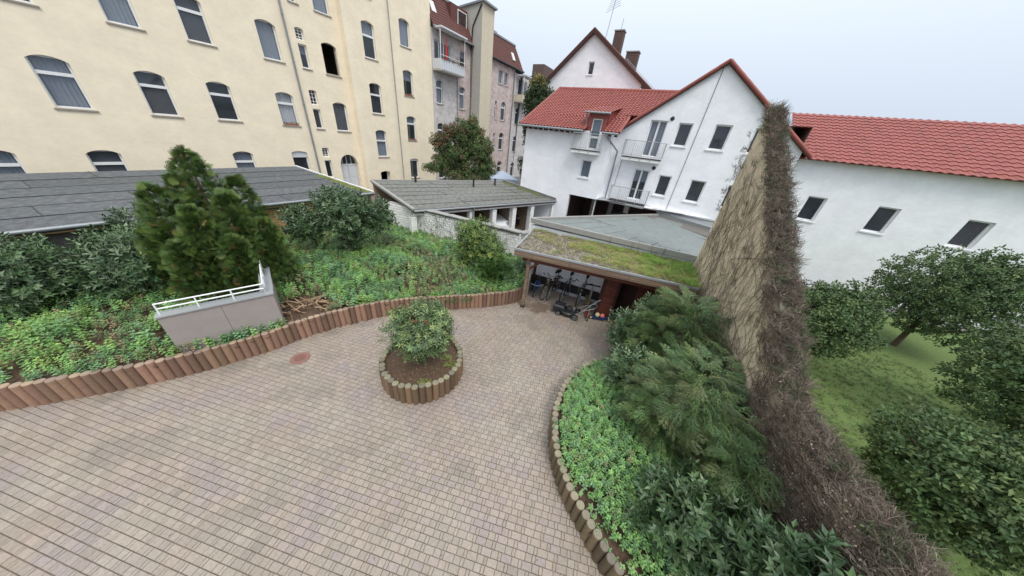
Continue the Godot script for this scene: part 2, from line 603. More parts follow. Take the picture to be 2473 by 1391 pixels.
func ground_and_paving() -> void:
	hnoise.seed = 77
	hnoise.frequency = 0.03
	hnoise.fractal_octaves = 3
	var g := MB.new()
	g.face([Vector3(-260, -0.2, 120), Vector3(260, -0.2, 120), Vector3(260, -0.2, -320), Vector3(-260, -0.2, -320)], UP)
	structure("ground", g, M["asphalt"])
	var root := Node3D.new()
	root.name = "paving"
	add_child(root)
	root.set_meta("kind", "structure")
	root.set_meta("label", "courtyard paving of sand and mauve concrete stones in rows")
	var s := MB.new()
	var tri := Geometry2D.triangulate_polygon(PATIO)
	for i in range(0, tri.size(), 3):
		var q := []
		for k in 3: q.append(Vector3(PATIO[tri[i + k]].x, -0.011, PATIO[tri[i + k]].y))
		s.face(q, UP)
	obj("joint_sand", s, M["joint"], root)
	# rows along az 99.8 degrees; stones 160, 105 and 50 mm long, 100 mm wide
	var az := deg_to_rad(99.8)
	var e := Vector3(sin(az), 0, -cos(az))
	var f := Vector3(-e.z, 0, e.x)
	var stones := []
	var lens := [0.16, 0.107, 0.052]
	for row in range(-20, 118):
		var v := -0.6 + row * 0.1005 + 0.5
		var u := -14.0 + fmod(row * 0.137 + (row % 3) * 0.061, 0.319)
		var k := 0
		while u < 8.0:
			var l: float = lens[k]
			var mid := e * (u + l * 0.5) - f * v
			if Geometry2D.is_point_in_polygon(Vector2(mid.x, mid.z), PATIO) and Vector2(mid.x - PLANTER.x, mid.z - PLANTER.z).length() > PLANTER_R - 0.08:
				stones.append([mid, l, k])
			u += l
			k = (k + 1) % 3
	# how large each shows in the picture: by distance and slant to the eye; the 300 largest in view are single pieces
	var inv := cam_basis.inverse()
	var size := []
	for i in stones.size():
		var p: Vector3 = inv * (stones[i][0] - Vector3(0, EYE, 0))
		var sx := 1236.5 - FOCAL * p.x / p.z
		var sy := 695.5 + FOCAL * p.y / p.z
		var seen: float = stones[i][1] / (absf(p.z) * (stones[i][0] - Vector3(0, EYE, 0)).length_squared())
		if p.z > -0.3 or sx < 640 or sx > 1440 or sy > 1385 or sy < 0: seen = 0.0
		size.append([seen, i])
	size.sort_custom(func(a, b): return a[0] > b[0])
	var big := {}
	for i in 300: big[size[i][1]] = true
	var field := MB.new()
	var shapes := {}
	for i in stones.size():
		var mid: Vector3 = stones[i][0]
		var l: float = stones[i][1] * 0.5 - 0.002 - rv(0, 0.0014)
		var w := 0.05 - 0.0032 - rv(0, 0.0012)
		var tone := rng.randi() % 11
		var c := paver_tone(mid.x, mid.z, tone)
		var lift := rv(-0.004, 0.002) + 0.006 * hnoise.get_noise_2d(mid.x * 40.0, mid.z * 40.0)
		var turn := rv(-0.02, 0.02)
		if big.has(i):
			# single stones share one shape per length and one material per rounded tone
			var key := "%d_%d_%d_%d" % [stones[i][2], int(c.r * 40.0), int(c.g * 40.0), int(c.b * 40.0)]
			if not shapes.has(key):
				var mb := MB.new()
				mb.col = c
				paver_mesh(mb, Vector3(0, -0.02, 0), e * (stones[i][1] * 0.5 - 0.0028), f * 0.0464)
				shapes[key] = mb.mesh(M["paver"])
			var o := put("paver", shapes[key], root)
			o.position += mid + Vector3(0, lift, 0)
			o.rotation = Vector3(rv(-0.008, 0.008), turn, rv(-0.008, 0.008))
		else:
			field.col = c
			var ex := e.rotated(UP, turn)
			var fx := f.rotated(UP, turn)
			paver_mesh(field, mid + Vector3(0, lift - 0.02, 0), ex * l, fx * w)
	var rest := obj("paver", field, M["paver"], root)
	rest.set_meta("kind", "stuff")
	print("pavers ", stones.size())


func bed_height(x: float, z: float) -> float:
	var p := Vector2(x, z)
	var d := 99.0
	if x < 0.9:
		for i in PAL_LEFT.size() - 1: d = minf(d, Geometry2D.get_closest_point_to_segment(p, PAL_LEFT[i], PAL_LEFT[i + 1]).distance_to(p))
		return 0.46 + 0.1 * smoothstep(0.0, 1.5, d) + 0.1 * hnoise.get_noise_2d(x * 20, z * 20) * smoothstep(0.1, 0.8, d)
	for i in PAL_RIGHT.size() - 1: d = minf(d, Geometry2D.get_closest_point_to_segment(p, PAL_RIGHT[i], PAL_RIGHT[i + 1]).distance_to(p))
	return 0.36 + 0.06 * smoothstep(0.0, 1.2, d) + 0.1 * hnoise.get_noise_2d(x * 20, z * 20) * smoothstep(0.1, 0.6, d)


func bed_mesh(poly: PackedVector2Array, step: float) -> MB:
	var mb := MB.new()
	var lo := poly[0]
	var hi := poly[0]
	for p in poly:
		lo = lo.min(p)
		hi = hi.max(p)
	var nx := int((hi.x - lo.x) / step) + 1
	var nz := int((hi.y - lo.y) / step) + 1
	var h := {}
	var get := func(i: int, j: int) -> Vector3:
		var key := i * 4096 + j
		if not h.has(key):
			var x := lo.x + i * step
			var z := lo.y + j * step
			h[key] = Vector3(x, bed_height(x, z) + rng.randf_range(-0.012, 0.012), z)
		return h[key]
	for i in nx:
		for j in nz:
			if Geometry2D.is_point_in_polygon(Vector2(lo.x + (i + 0.5) * step, lo.y + (j + 0.5) * step), poly):
				mb.face([get.call(i, j), get.call(i + 1, j), get.call(i + 1, j + 1), get.call(i, j + 1)], UP)
	return mb


func beds() -> void:
	for p in PAL_LEFT: BED_LEFT.append(p)
	BED_LEFT.append_array(PackedVector2Array([Vector2(0.55, -11.2), Vector2(0.05, -11.45), Vector2(-5.1, -13.35), Vector2(-7.8, -14.3), Vector2(-10.2, -10.7), Vector2(-14.5, -3.0), Vector2(-14.5, -1.6)]))
	for p in PAL_RIGHT: BED_RIGHT.append(p)
	BED_RIGHT.append_array(PackedVector2Array([Vector2(3.9, 0.4), Vector2(4.25, -1.6), Vector2(5.65, -6.9), Vector2(5.2, -6.9)]))
	structure("planting_bed_soil", bed_mesh(BED_LEFT, 0.2), M["soil"])
	structure("planting_bed_soil", bed_mesh(BED_RIGHT, 0.14), M["soil"])
	var a := thing("palisade_edging", "curved edging of reddish concrete palisades holding back the planted bank", "edging", Vector3(-4, 0, -7))
	palisades(a, spline(PAL_LEFT, 0.146), 0.57, 0.076, sr(160, 126, 106), "pal_red_top", sr(172, 150, 134))
	var b := thing("palisade_edging", "curved edging of olive brown palisades around the bed of yew and laurel", "edging", Vector3(1.4, 0, -3))
	palisades(b, spline(PAL_RIGHT, 0.139), 0.5, 0.071, sr(126, 108, 82), "pal_top_grey", sr(150, 141, 126))


# ---------------------------------------------------------------- facades
# a facade frame f = {o, e, n}: point = o + e * u + UP * v + n * w
func P(f: Dictionary, u: float, v: float, w := 0.0) -> Vector3:
	return f.o + f.e * u + UP * v + f.n * w


func fbox(mb: MB, f: Dictionary, ua: float, ub: float, va: float, vb: float, wa: float, wb: float) -> void:
	mb.box(P(f, (ua + ub) / 2, (va + vb) / 2, (wa + wb) / 2), f.e * (ub - ua) / 2, UP * (vb - va) / 2, f.n * (wb - wa) / 2)


func wall(f: Dictionary, u0: float, u1: float, v0: float, v1: float, holes: Array, deep := 0.2) -> MB:
	# a wall with openings {u, U, v, V, arch}: the sheet, the reveals and the arch infill
	var mb := MB.new()
	var us := [u0, u1]
	var vs := [v0, v1]
	for h in holes:
		us.append(h.u); us.append(h.U); vs.append(h.v); vs.append(h.V)
	us.sort(); vs.sort()
	for i in us.size() - 1:
		if us[i + 1] - us[i] < 1e-4 or us[i] < u0 - 1e-4 or us[i + 1] > u1 + 1e-4: continue
		for j in vs.size() - 1:
			if vs[j + 1] - vs[j] < 1e-4 or vs[j] < v0 - 1e-4 or vs[j + 1] > v1 + 1e-4: continue
			var cu: float = (us[i] + us[i + 1]) / 2
			var cv: float = (vs[j] + vs[j + 1]) / 2
			var open := false
			for h in holes:
				if cu > h.u and cu < h.U and cv > h.v and cv < h.V: open = true
			if not open: mb.face([P(f, us[i], vs[j]), P(f, us[i + 1], vs[j]), P(f, us[i + 1], vs[j + 1]), P(f, us[i], vs[j + 1])], f.n)
	for h in holes:
		var k: float = h.get("arch", 0.0)
		var d: float = h.get("deep", deep)
		var sp: float = h.V - k
		mb.face([P(f, h.u, h.v), P(f, h.u, sp), P(f, h.u, sp, -d), P(f, h.u, h.v, -d)], f.e)
		mb.face([P(f, h.U, h.v), P(f, h.U, sp), P(f, h.U, sp, -d), P(f, h.U, h.v, -d)], -f.e)
		mb.face([P(f, h.u, h.v), P(f, h.U, h.v), P(f, h.U, h.v, -d), P(f, h.u, h.v, -d)], UP)
		var steps := 12 if k > 0.0 else 1
		var half: float = (h.U - h.u) / 2
		var rad: float = (half * half + k * k) / (2 * k) if k > 0.0 else 1.0
		for i in steps:
			var a: float = h.u + (h.U - h.u) * i / steps
			var b: float = h.u + (h.U - h.u) * (i + 1) / steps
			var ya: float = h.V
			var yb: float = h.V
			if k > 0.0:
				ya = h.V - rad + sqrt(maxf(rad * rad - pow(a - h.u - half, 2), 0.0))
				yb = h.V - rad + sqrt(maxf(rad * rad - pow(b - h.u - half, 2), 0.0))
				mb.face([P(f, a, ya), P(f, b, yb), P(f, b, h.V), P(f, a, h.V)], f.n)
			mb.face([P(f, a, ya), P(f, b, yb), P(f, b, yb, -d), P(f, a, ya, -d)], -UP)
	return mb


# a window: frame part with panes, what hangs behind them and its sill
func window(root: Node3D, f: Dictionary, h: Dictionary, sill := "sill_stone") -> MeshInstance3D:
	var w := -0.15
	var t := 0.065
	var fr := MB.new()
	fbox(fr, f, h.u, h.u + t, h.v, h.V, w - 0.05, w + 0.02)
	fbox(fr, f, h.U - t, h.U, h.v, h.V, w - 0.05, w + 0.02)
	fbox(fr, f, h.u + t, h.U - t, h.v, h.v + t, w - 0.05, w + 0.02)
	var topb: float = h.get("head", t)
	fbox(fr, f, h.u + t, h.U - t, h.V - topb, h.V, w - 0.05, w + 0.02)
	if h.has("transom"): fbox(fr, f, h.u + t, h.U - t, h.transom - 0.06, h.transom + 0.06, w - 0.05, w + 0.025)
	if h.has("mullion"):
		for m in h.mullion: fbox(fr, f, m - 0.05, m + 0.05, h.v + t, h.V - topb, w - 0.05, w + 0.022)
	if h.has("lattice"):
		var nu: int = h.lattice[0]
		var nv: int = h.lattice[1]
		for i in range(1, nu): fbox(fr, f, lerpf(h.u, h.U, float(i) / nu) - 0.013, lerpf(h.u, h.U, float(i) / nu) + 0.013, h.v + t, h.V - topb, w - 0.04, w + 0.01)
		for i in range(1, nv): fbox(fr, f, h.u + t, h.U - t, lerpf(h.v, h.V, float(i) / nv) - 0.013, lerpf(h.v, h.V, float(i) / nv) + 0.013, w - 0.04, w + 0.012)
	var o := obj("window", fr, M[h.get("frame", "frame_white")], root)
	if h.get("glazed", true):
		var parts := [[h.v + t, h.V - topb]]
		if h.has("transom"): parts = [[h.v + t, h.transom - 0.06], [h.transom + 0.06, h.V - topb]]
		for q in parts:
			var g := MB.new()
			g.face([P(f, h.u + t, q[0], w - 0.02), P(f, h.U - t, q[0], w - 0.02), P(f, h.U - t, q[1], w - 0.02), P(f, h.u + t, q[1], w - 0.02)], f.n)
			obj("pane", g, M["glass"], o)
	var b: String = h.get("behind", "dark")
	var top: float = h.V - 0.02
	if b == "curtain_sky_tone" or b == "half":
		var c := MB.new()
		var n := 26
		var lo: float = h.v + 0.03 if b == "curtain_sky_tone" else lerpf(h.v, h.V, 0.6)
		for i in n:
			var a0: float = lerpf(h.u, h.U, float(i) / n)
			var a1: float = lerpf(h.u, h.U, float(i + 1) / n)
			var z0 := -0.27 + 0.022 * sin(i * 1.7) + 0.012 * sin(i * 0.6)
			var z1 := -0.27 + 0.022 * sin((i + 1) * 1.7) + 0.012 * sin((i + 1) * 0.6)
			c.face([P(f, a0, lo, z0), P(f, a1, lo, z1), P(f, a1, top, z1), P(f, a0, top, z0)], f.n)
		obj("curtain_sky_tone", c, M[h.get("cloth", "curtain_sky_tone")], o)  # default cloth colour imitates reflected sky; lace is a plain drape
	elif b == "blind":
		var y: float = h.v + 0.05
		var c := MB.new()
		while y < top:
			c.face([P(f, h.u, y, -0.235), P(f, h.U, y, -0.235), P(f, h.U, y + 0.045, -0.265), P(f, h.u, y + 0.045, -0.265)], f.n)
			y += 0.05
		obj("blind", c, M["blind_grey"], o)
	elif b == "vertical":
		var n := 8
		var c := MB.new()
		for i in n:
			var a0: float = lerpf(h.u + t, h.U - t, float(i) / n)
			var a1: float = lerpf(h.u + t, h.U - t, (i + 0.93) / n)
			c.face([P(f, a0, h.v + 0.05, -0.2), P(f, a1, h.v + 0.05, -0.225), P(f, a1, top, -0.225), P(f, a0, top, -0.2)], f.n)
		obj("blind", c, M["slat_dark"], o)
	if h.has("shutter"):
		var c := MB.new()
		var y: float = h.shutter
		while y < h.V:
			fbox(c, f, h.u + 0.01, h.U - 0.01, y, minf(y + 0.052, h.V), -0.1, -0.085)
			y += 0.056
		obj("roller_shutter", c, M["shutter_white"], o)
	if sill != "":
		var s := MB.new()
		s.face([P(f, h.u - 0.06, h.v - 0.075, 0.055), P(f, h.U + 0.06, h.v - 0.075, 0.055), P(f, h.U + 0.06, h.v - 0.02, 0.055), P(f, h.u - 0.06, h.v - 0.02, 0.055)], f.n)
		s.face([P(f, h.u - 0.06, h.v - 0.02, 0.055), P(f, h.U + 0.06, h.v - 0.02, 0.055), P(f, h.U, h.v + 0.012, w), P(f, h.u, h.v + 0.012, w)], UP)
		s.face([P(f, h.u - 0.06, h.v - 0.075, 0.055), P(f, h.U + 0.06, h.v - 0.075, 0.055), P(f, h.U + 0.06, h.v - 0.075, 0.003), P(f, h.u - 0.06, h.v - 0.075, 0.003)], -UP)
		for q in [h.u - 0.06, h.U + 0.06]:
			s.face([P(f, q, h.v - 0.075, 0.055), P(f, q, h.v - 0.02, 0.055), P(f, q, h.v - 0.01, 0.003), P(f, q, h.v - 0.075, 0.003)], f.e * (q - h.u))
		obj("sill", s, M[sill], o)
	return o


func op(u: float, U: float, v: float, V: float, more := {}) -> Dictionary:
	var h := {"u": u, "U": U, "v": v, "V": V}
	h.merge(more)
	return h


func sheet(f: Dictionary, u0: float, u1: float, v0: float, v1: float, w: float) -> MB:
	var mb := MB.new()
	mb.face([P(f, u0, v0, w), P(f, u1, v0, w), P(f, u1, v1, w), P(f, u0, v1, w)], f.n)
	return mb


func cream_building() -> void:
	var fl := {"o": N1 * -23.2, "e": D1, "n": N1}
	var fr := {"o": N1 * -22.7, "e": D1, "n": N1}
	var root := thing("apartment_building", "tall cream rendered apartment block with rows of segment-arched windows", "building", P(fl, 14, -0.2))
	var hl := []
	var A := 0.16
	# the column of large windows, and its like farther along the facade
	hl.append(op(9.68, 10.65, 4.66, 6.45, {"arch": A, "transom": 5.85, "behind": "curtain_sky_tone", "cloth": "lace"}))
	hl.append(op(9.68, 10.65, 8.02, 9.8, {"arch": A, "behind": "curtain_sky_tone"}))
	hl.append(op(9.68, 10.65, 11.4, 13.2, {"arch": A, "transom": 12.6}))
	hl.append(op(9.68, 10.65, 1.3, 3.12, {"arch": 0.1, "shutter": 2.72}))
	for c in [[6.6, 0], [4.2, 1], [1.6, 2], [-1.0, 0], [-3.6, 1]]:
		for fl2 in 4:
			hl.append(op(c[0], c[0] + 0.97, 1.3 + 3.37 * fl2, 3.08 + 3.37 * fl2, {"arch": A, "transom": 2.5 + 3.37 * fl2, "behind": ["curtain_sky_tone", "dark", "blind"][(c[1] + fl2) % 3]}))
	var lat := {"lattice": [2, 4], "arch": 0.07}
	for q in [[2.74, 3.37, 1.3, 2.52], [5.98, 6.84, 4.58, 5.76], [9.36, 9.97, 7.97, 9.18], [12.6, 13.3, 11.1, 12.45]]:
		hl.append(op(11.7, 12.18, q[0], q[1], lat))
		hl.append(op(11.7, 12.18, q[2], q[3], {"behind": "half" if q[2] > 7.0 else "dark"}))
	hl.append(op(13.13, 14.1, 11.1, 12.9, {"arch": A, "behind": "curtain_sky_tone"}))
	hl.append(op(13.13, 14.1, 7.92, 9.64, {"arch": A, "glazed": false, "frame": "sill_stone"}))
	hl.append(op(13.13, 14.1, 4.52, 6.34, {"arch": A, "behind": "blind"}))
	var door := op(12.83, 14.3, -0.2, 2.9, {"arch": 0.735, "deep": 0.45})
	hl.append(door)
	var all_l := hl.duplicate()
	obj("wall", wall(fl, -16.0, 14.6, -0.2, 17.2, all_l), M["cream"], root)
	var hr := []
	for q in [[2.8, 4.82, "curtain_sky_tone", 4.02], [5.95, 7.96, "dark", 7.2], [9.42, 11.5, "half", 10.7], [12.8, 14.8, "dark", 14.0]]:
		hr.append(op(15.92, 16.91, q[0], q[1], {"arch": A, "transom": q[3], "behind": q[2]}))
	hr.append(op(19.2, 20.2, 0.9, 2.62, {"arch": 0.1, "shutter": 2.42}))
	hr.append(op(19.2, 20.2, 4.2, 6.1, {"arch": A, "transom": 5.5, "behind": "half"}))
	hr.append(op(19.2, 20.2, 7.6, 9.38, {"arch": A, "behind": "half"}))
	hr.append(op(19.2, 20.2, 10.88, 12.56, {"arch": A, "behind": "curtain_sky_tone"}))
	hr.append(op(19.2, 20.2, 14.2, 15.9, {"arch": A}))
	var small := op(15.9, 16.86, -0.2, 1.64, {"arch": 0.1, "deep": 0.4})
	hr.append(small)
	obj("wall", wall(fr, 14.6, 22.54, -0.2, 17.2, hr), M["cream"], root)
	# the step between the two planes and the far end
	var st := MB.new()
	st.face([P(fl, 14.6, -0.2), P(fr, 14.6, -0.2), P(fr, 14.6, 17.2), P(fl, 14.6, 17.2)], -D1)
	st.face([P(fr, 22.54, -0.2), P(fr, 22.54, 17.2), P(fr, 22.54, 17.2, -10), P(fr, 22.54, -0.2, -10)], D1)
	obj("wall_return", st, M["cream"], root)
	var inner := MB.new()
	inner.face([P(fl, -16, -0.2, -3.2), P(fl, 22.5, -0.2, -3.2), P(fl, 22.5, 17.2, -3.2), P(fl, -16, 17.2, -3.2)], N1)
	# storey floors and cross walls make rooms of the space behind the windows
	for y in [3.5, 6.9, 10.3, 13.7]: inner.face([P(fl, -16, y, -0.22), P(fl, 22.5, y, -0.22), P(fl, 22.5, y, -3.2), P(fl, -16, y, -3.2)], UP)
	for u in [-9.0, -5.0, -2.0, 0.8, 3.4, 6.0, 8.6, 11.4, 12.5, 15.1, 18.2]: inner.face([P(fl, u, -0.2, -0.22), P(fl, u, 17.2, -0.22), P(fl, u, 17.2, -3.2), P(fl, u, -0.2, -3.2)], D1)
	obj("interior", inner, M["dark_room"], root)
	var rf := MB.new()
	rf.face([P(fr, -16, 17.2, 0.5), P(fr, 22.9, 17.2, 0.5), P(fr, 22.9, 21.0, -5), P(fr, -16, 21.0, -5)], UP)
	rf.face([P(fr, -16, 17.2, -10.5), P(fr, 22.9, 17.2, -10.5), P(fr, 22.9, 21.0, -5), P(fr, -16, 21.0, -5)], UP)
	obj("roof", rf, M["slate_brown"], root)
	for h in hl:
		if h != door:
			var o := window(root, fl, h, "sill_stone" if not h.has("lattice") else "")
			if h.u > 9.0 and h.u < 10.0 and h.v > 4.0 and h.v < 5.0: flower_boxes(o, fl, h)
	for h in hr:
		if h != small:
			var o := window(root, fr, h)
			if h.u > 19.0 and h.v > 4.0 and h.v < 8.0: flower_boxes(o, fr, h)
	# the arched double door with a fanlight
	var dd := MB.new()
	for s in 2:
		var a := 12.86 + s * 0.72
		fbox(dd, fl, a, a + 0.69, -0.2, 2.1, -0.4, -0.34)
		for k in 2: fbox(dd, fl, a + 0.1, a + 0.59, 0.2 + k * 1.0, 1.05 + k * 0.92, -0.34, -0.322)
	fbox(dd, fl, 12.85, 14.28, 2.1, 2.19, -0.4, -0.31)
	var dn := obj("door", dd, M["shutter_white"], root)
	var fan := MB.new()
	for k in [13.2, 13.56, 13.92]: fbox(fan, fl, k - 0.02, k + 0.02, 2.19, 2.9, -0.4, -0.36)
	obj("fanlight_bar", fan, M["shutter_white"], dn)
	var fg := MB.new()
	fg.face([P(fl, 12.85, 2.19, -0.385), P(fl, 14.28, 2.19, -0.385), P(fl, 14.28, 2.9, -0.385), P(fl, 12.85, 2.9, -0.385)], N1)
	obj("pane", fg, M["glass"], dn)
	var sd := MB.new()
	fbox(sd, fr, 15.92, 16.84, -0.2, 0.85, -0.36, -0.3)
	fbox(sd, fr, 15.92, 16.0, 0.85, 1.64, -0.36, -0.3)
	fbox(sd, fr, 16.76, 16.84, 0.85, 1.64, -0.36, -0.3)
	obj("door", sd, M["frame_white"], root)
	# downpipes with their collars
	for q in [[fl, 11.16, 0.055], [fr, 18.24, 0.035]]:
		var p := MB.new()
		p.tube([P(q[0], q[1], -0.2, 0.1), P(q[0], q[1], 17.0, 0.1)], q[2], 8)
		var y := 1.5
		while y < 17.0:
			p.tube([P(q[0], q[1], y, 0.1), P(q[0], q[1], y + 0.06, 0.1)], q[2] * 1.25, 8)
			y += 2.2
		obj("downpipe", p, M["zinc"], root)


func flower_boxes(o: Node3D, f: Dictionary, h: Dictionary) -> void:
	# dry plants in low trays on the sill
	var p := MB.new()
	fbox(p, f, h.u + 0.08, h.U - 0.08, h.v + 0.005, h.v + 0.09, -0.11, 0.03)
	obj("flower_box", p, M["pot"], o)
	var g := MB.new()
	g.col = lin(92, 90, 74)
	for i in 40:
		var b := P(f, rv(h.u + 0.1, h.U - 0.1), h.v + 0.08, rv(-0.09, 0.02))
		g.leaf(b, (UP + rdir() * 0.7).normalized(), rdir(), rv(0.08, 0.2), 0.03)
	obj("plant", g, M["leaf_dull"], o)


func tile_field(a: Vector3, b: Vector3, c: Vector3, d: Vector3, nu: int, nv: int, bulge: float, lap: float, tint: float) -> MB:
	# rows of pantiles on the quad a-b (eave) to d-c (ridge): every tile a curved pan, its lower edge lifted over the row below
	var mb := MB.new()
	var up := (b - a).cross(d - a).normalized()
	if up.y < 0: up = -up
	for j in nv:
		var t0 := float(j) / nv
		var t1 := float(j + 1) / nv
		for i in nu:
			var f := 1.0 + rng.randf_range(-tint, tint)
			mb.col = Color(f, f * rng.randf_range(0.94, 1.04), f * rng.randf_range(0.92, 1.04))
			var prev := []
			for k in 5:
				var s := (i + k / 4.0) / nu
				var prof: float = [0.0, 1.0, 0.55, -0.35, 0.0][k] * bulge
				var lo := a.lerp(b, s).lerp(d.lerp(c, s), t0) + up * (prof + lap)
				var hi := a.lerp(b, s).lerp(d.lerp(c, s), t1) + up * (prof + lap * 0.2)
				var un := lo - up * lap
				if k > 0:
					mb.face([prev[0], lo, hi, prev[1]], up)
					mb.face([prev[2], un, lo, prev[0]], (a - d))
				prev = [lo, hi, un]
	return mb


func slab(a: Vector3, b: Vector3, c: Vector3, d: Vector3, thick: float) -> MB:
	# a plate under the quad a b c d
	var mb := MB.new()
	var up := (b - a).cross(d - a).normalized()
	if up.y < 0: up = -up
	var q := [a, b, c, d]
	var mid := (a + b + c + d) / 4
	mb.face(q, up)
	mb.face([a - up * thick, b - up * thick, c - up * thick, d - up * thick], -up)
	for i in 4:
		var x: Vector3 = q[i]
		var y: Vector3 = q[(i + 1) % 4]
		mb.face([x, y, y - up * thick, x - up * thick], (x + y) / 2 - mid)
	return mb


func grey_building() -> void:
	var f := {"o": N1 * -22.7, "e": D1, "n": N1}
	var root := thing("brick_apartment_building", "weathered grey and pink brick tenement with brown mansard roof and stair tower", "building", P(f, 30, -0.2))
	var A := 0.22
	var h1 := []
	for v in [0.6, 4.0, 7.5]:
		h1.append(op(22.98, 23.86, v, v + 1.88, {"arch": A, "transom": v + 1.25, "behind": "curtain_sky_tone" if v > 7 else "dark", "frame": "white_paint"}))
		h1.append(op(26.3, 27.22, v - 0.1, v + 1.86, {"arch": A, "transom": v + 1.25, "behind": "curtain_sky_tone" if v > 7 else "dark"}))
	h1.append(op(26.36, 27.26, 10.92, 12.24, {"behind": "half"}))
	h1.append(op(22.9, 25.0, 10.0, 12.2, {"mullion": [23.6, 24.2], "behind": "dark"}))
	var w1 := wall(f, 22.56, 25.9, -0.2, 12.9, h1.filter(func(h): return h.u < 25.5))
	obj("wall", w1, M["grey_brick"], root)
	var w2 := wall(f, 25.9, 28.0, -0.2, 12.9, h1.filter(func(h): return h.u > 25.5))
	obj("wall", w2, M["pink_brick"], root)
	for h in h1: window(root, f, h, "sill_stone")
	var h2 := []
	for v in [0.1, 3.6, 7.05]:
		h2.append(op(34.3, 35.4, v, v + 2.05, {"arch": 0.3, "transom": v + 1.4, "behind": "half" if v > 7 else "dark"}))
		h2.append(op(32.9, 33.36, v, v + 1.95, {"arch": 0.15, "transom": v + 1.4}))
		h2.append(op(38.0, 39.0, v - 0.2, v + 1.8, {"arch": 0.3, "transom": v + 1.25}))
	h2.append(op(33.3, 34.3, 10.78, 12.1, {"behind": "curtain_sky_tone"}))
	h2.append(op(34.6, 35.55, 10.78, 12.1, {"behind": "curtain_sky_tone"}))
	obj("wall", wall(f, 29.9, 37.0, -0.2, 12.75, h2.filter(func(h): return h.u < 37)), M["pink_brick"], root)
	h2.append(op(38.2, 40.4, 9.9, 12.0, {"mullion": [39.3], "behind": "curtain_sky_tone"}))
	obj("wall", wall(f, 37.0, 44.0, -0.2, 12.5, h2.filter(func(h): return h.u > 37)), M["grey_brick"], root)
	for h in h2: window(root, f, h, "sill_stone")
	var inn := sheet(f, 22.56, 44, -0.2, 12.6, -2.8)
	for y in [3.0, 6.5, 9.7]: inn.face([P(f, 22.56, y, -0.22), P(f, 44, y, -0.22), P(f, 44, y, -2.8), P(f, 22.56, y, -2.8)], UP)
	for u in [25.2, 32.2, 33.9, 36.5]: inn.face([P(f, u, -0.2, -0.22), P(f, u, 12.6, -0.22), P(f, u, 12.6, -2.8), P(f, u, -0.2, -2.8)], D1)
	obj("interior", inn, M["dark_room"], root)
	# stair tower
	var tw := MB.new()
	var top := func(w: float) -> float: return 16.1 - 0.12 * (1.35 - w)
	tw.face([P(f, 28, -0.2, 1.35), P(f, 28, top.call(1.35), 1.35), P(f, 28, top.call(-2.4), -2.4), P(f, 28, -0.2, -2.4)], -D1)
	tw.face([P(f, 30, -0.2, 1.35), P(f, 30, 16.0, 1.35), P(f, 30, 15.6, -2.4), P(f, 30, -0.2, -2.4)], D1)
	obj("stair_tower", tw, M["grey_render"], root)
	obj("stair_tower_front", sheet(f, 28, 30, -0.2, 16.1, 1.352), M["beige_render"], root)
	obj("stair_tower_roof", slab(P(f, 27.85, 16.22, 1.6), P(f, 30.15, 16.22, 1.6), P(f, 30.15, 15.8, -2.6), P(f, 27.85, 15.8, -2.6), 0.14), M["zinc"], root)
	var dp := MB.new()
	dp.tube([P(f, 27.93, 15.9, 1.3), P(f, 27.93, 14.4, 0.3), P(f, 27.93, 12.6, 0.12)], 0.06, 6)
	obj("downpipe", dp, M["iron"], root)
	# mansard roofs: tiles, ridge board, gutter
	for q in [[22.5, 28.0, 12.95, 15.5, 5], [30.0, 38.6, 12.8, 15.35, 7]]:
		var a := P(f, q[0], q[2], 0.35)
		var b := P(f, q[1], q[2], 0.35)
		var c := P(f, q[1] + (0.0 if q[1] < 29 else -0.5), q[3], -1.0)
		var d := P(f, q[0], q[3], -1.0)
		var tf := obj("roof_tiles", tile_field(a, b, c, d, int((q[1] - q[0]) / 0.24), 12, 0.03, 0.035, 0.14), M["slate_brown"], root)
		tf.set_meta("kind", "stuff")
		var rb := MB.new()
		rb.bar(d + Vector3(0, 0.02, 0), c + Vector3(0, 0.02, 0), 0.3, 0.16)
		obj("ridge_board", rb, M["zinc"], root)
		var gt := MB.new()
		gt.tube([a + N1 * 0.08, b + N1 * 0.08], 0.09, 8)
		obj("gutter", gt, M["zinc"] if q[0] < 25 else M["iron"], root)
		var bk := MB.new()
		bk.face([d, c, c + N1 * -6 + UP * 0.3, d + N1 * -6 + UP * 0.3], UP)
		bk.face([b, c, c + N1 * -6 + UP * 0.3, P(f, q[1], -0.2, -6), P(f, q[1], -0.2, 0.0)], D1)
		obj("flat_roof", bk, M["bitumen_dark"], root)
	# dormer window, skylights and chimneys
	var dm := MB.new()
	fbox(dm, f, 25.4, 27.75, 13.3, 15.35, -1.5, -0.25)
	obj("dormer", dm, M["slate_brown"], root)
	window(root, {"o": f.o + N1 * 0.0, "e": D1, "n": N1}, op(26.3, 27.6, 13.35, 15.15, {"behind": "half"}), "").position += N1 * -0.08
	for q in [[22.95, 23.5, 14.35], [36.2, 36.75, 13.9]]:
		var sk := MB.new()
		var t: float = (q[2] - 12.9) / 2.5
		var n := (UP * 0.5 + N1).normalized()
		var o := P(f, (q[0] + q[1]) / 2, q[2], lerpf(0.35, -1.0, t)) + n * 0.07
		sk.box(o, D1 * 0.26, (UP * 2.5 - N1 * 1.35).normalized() * 0.42, n * 0.05)
		obj("skylight", sk, M["frame_white"], root)
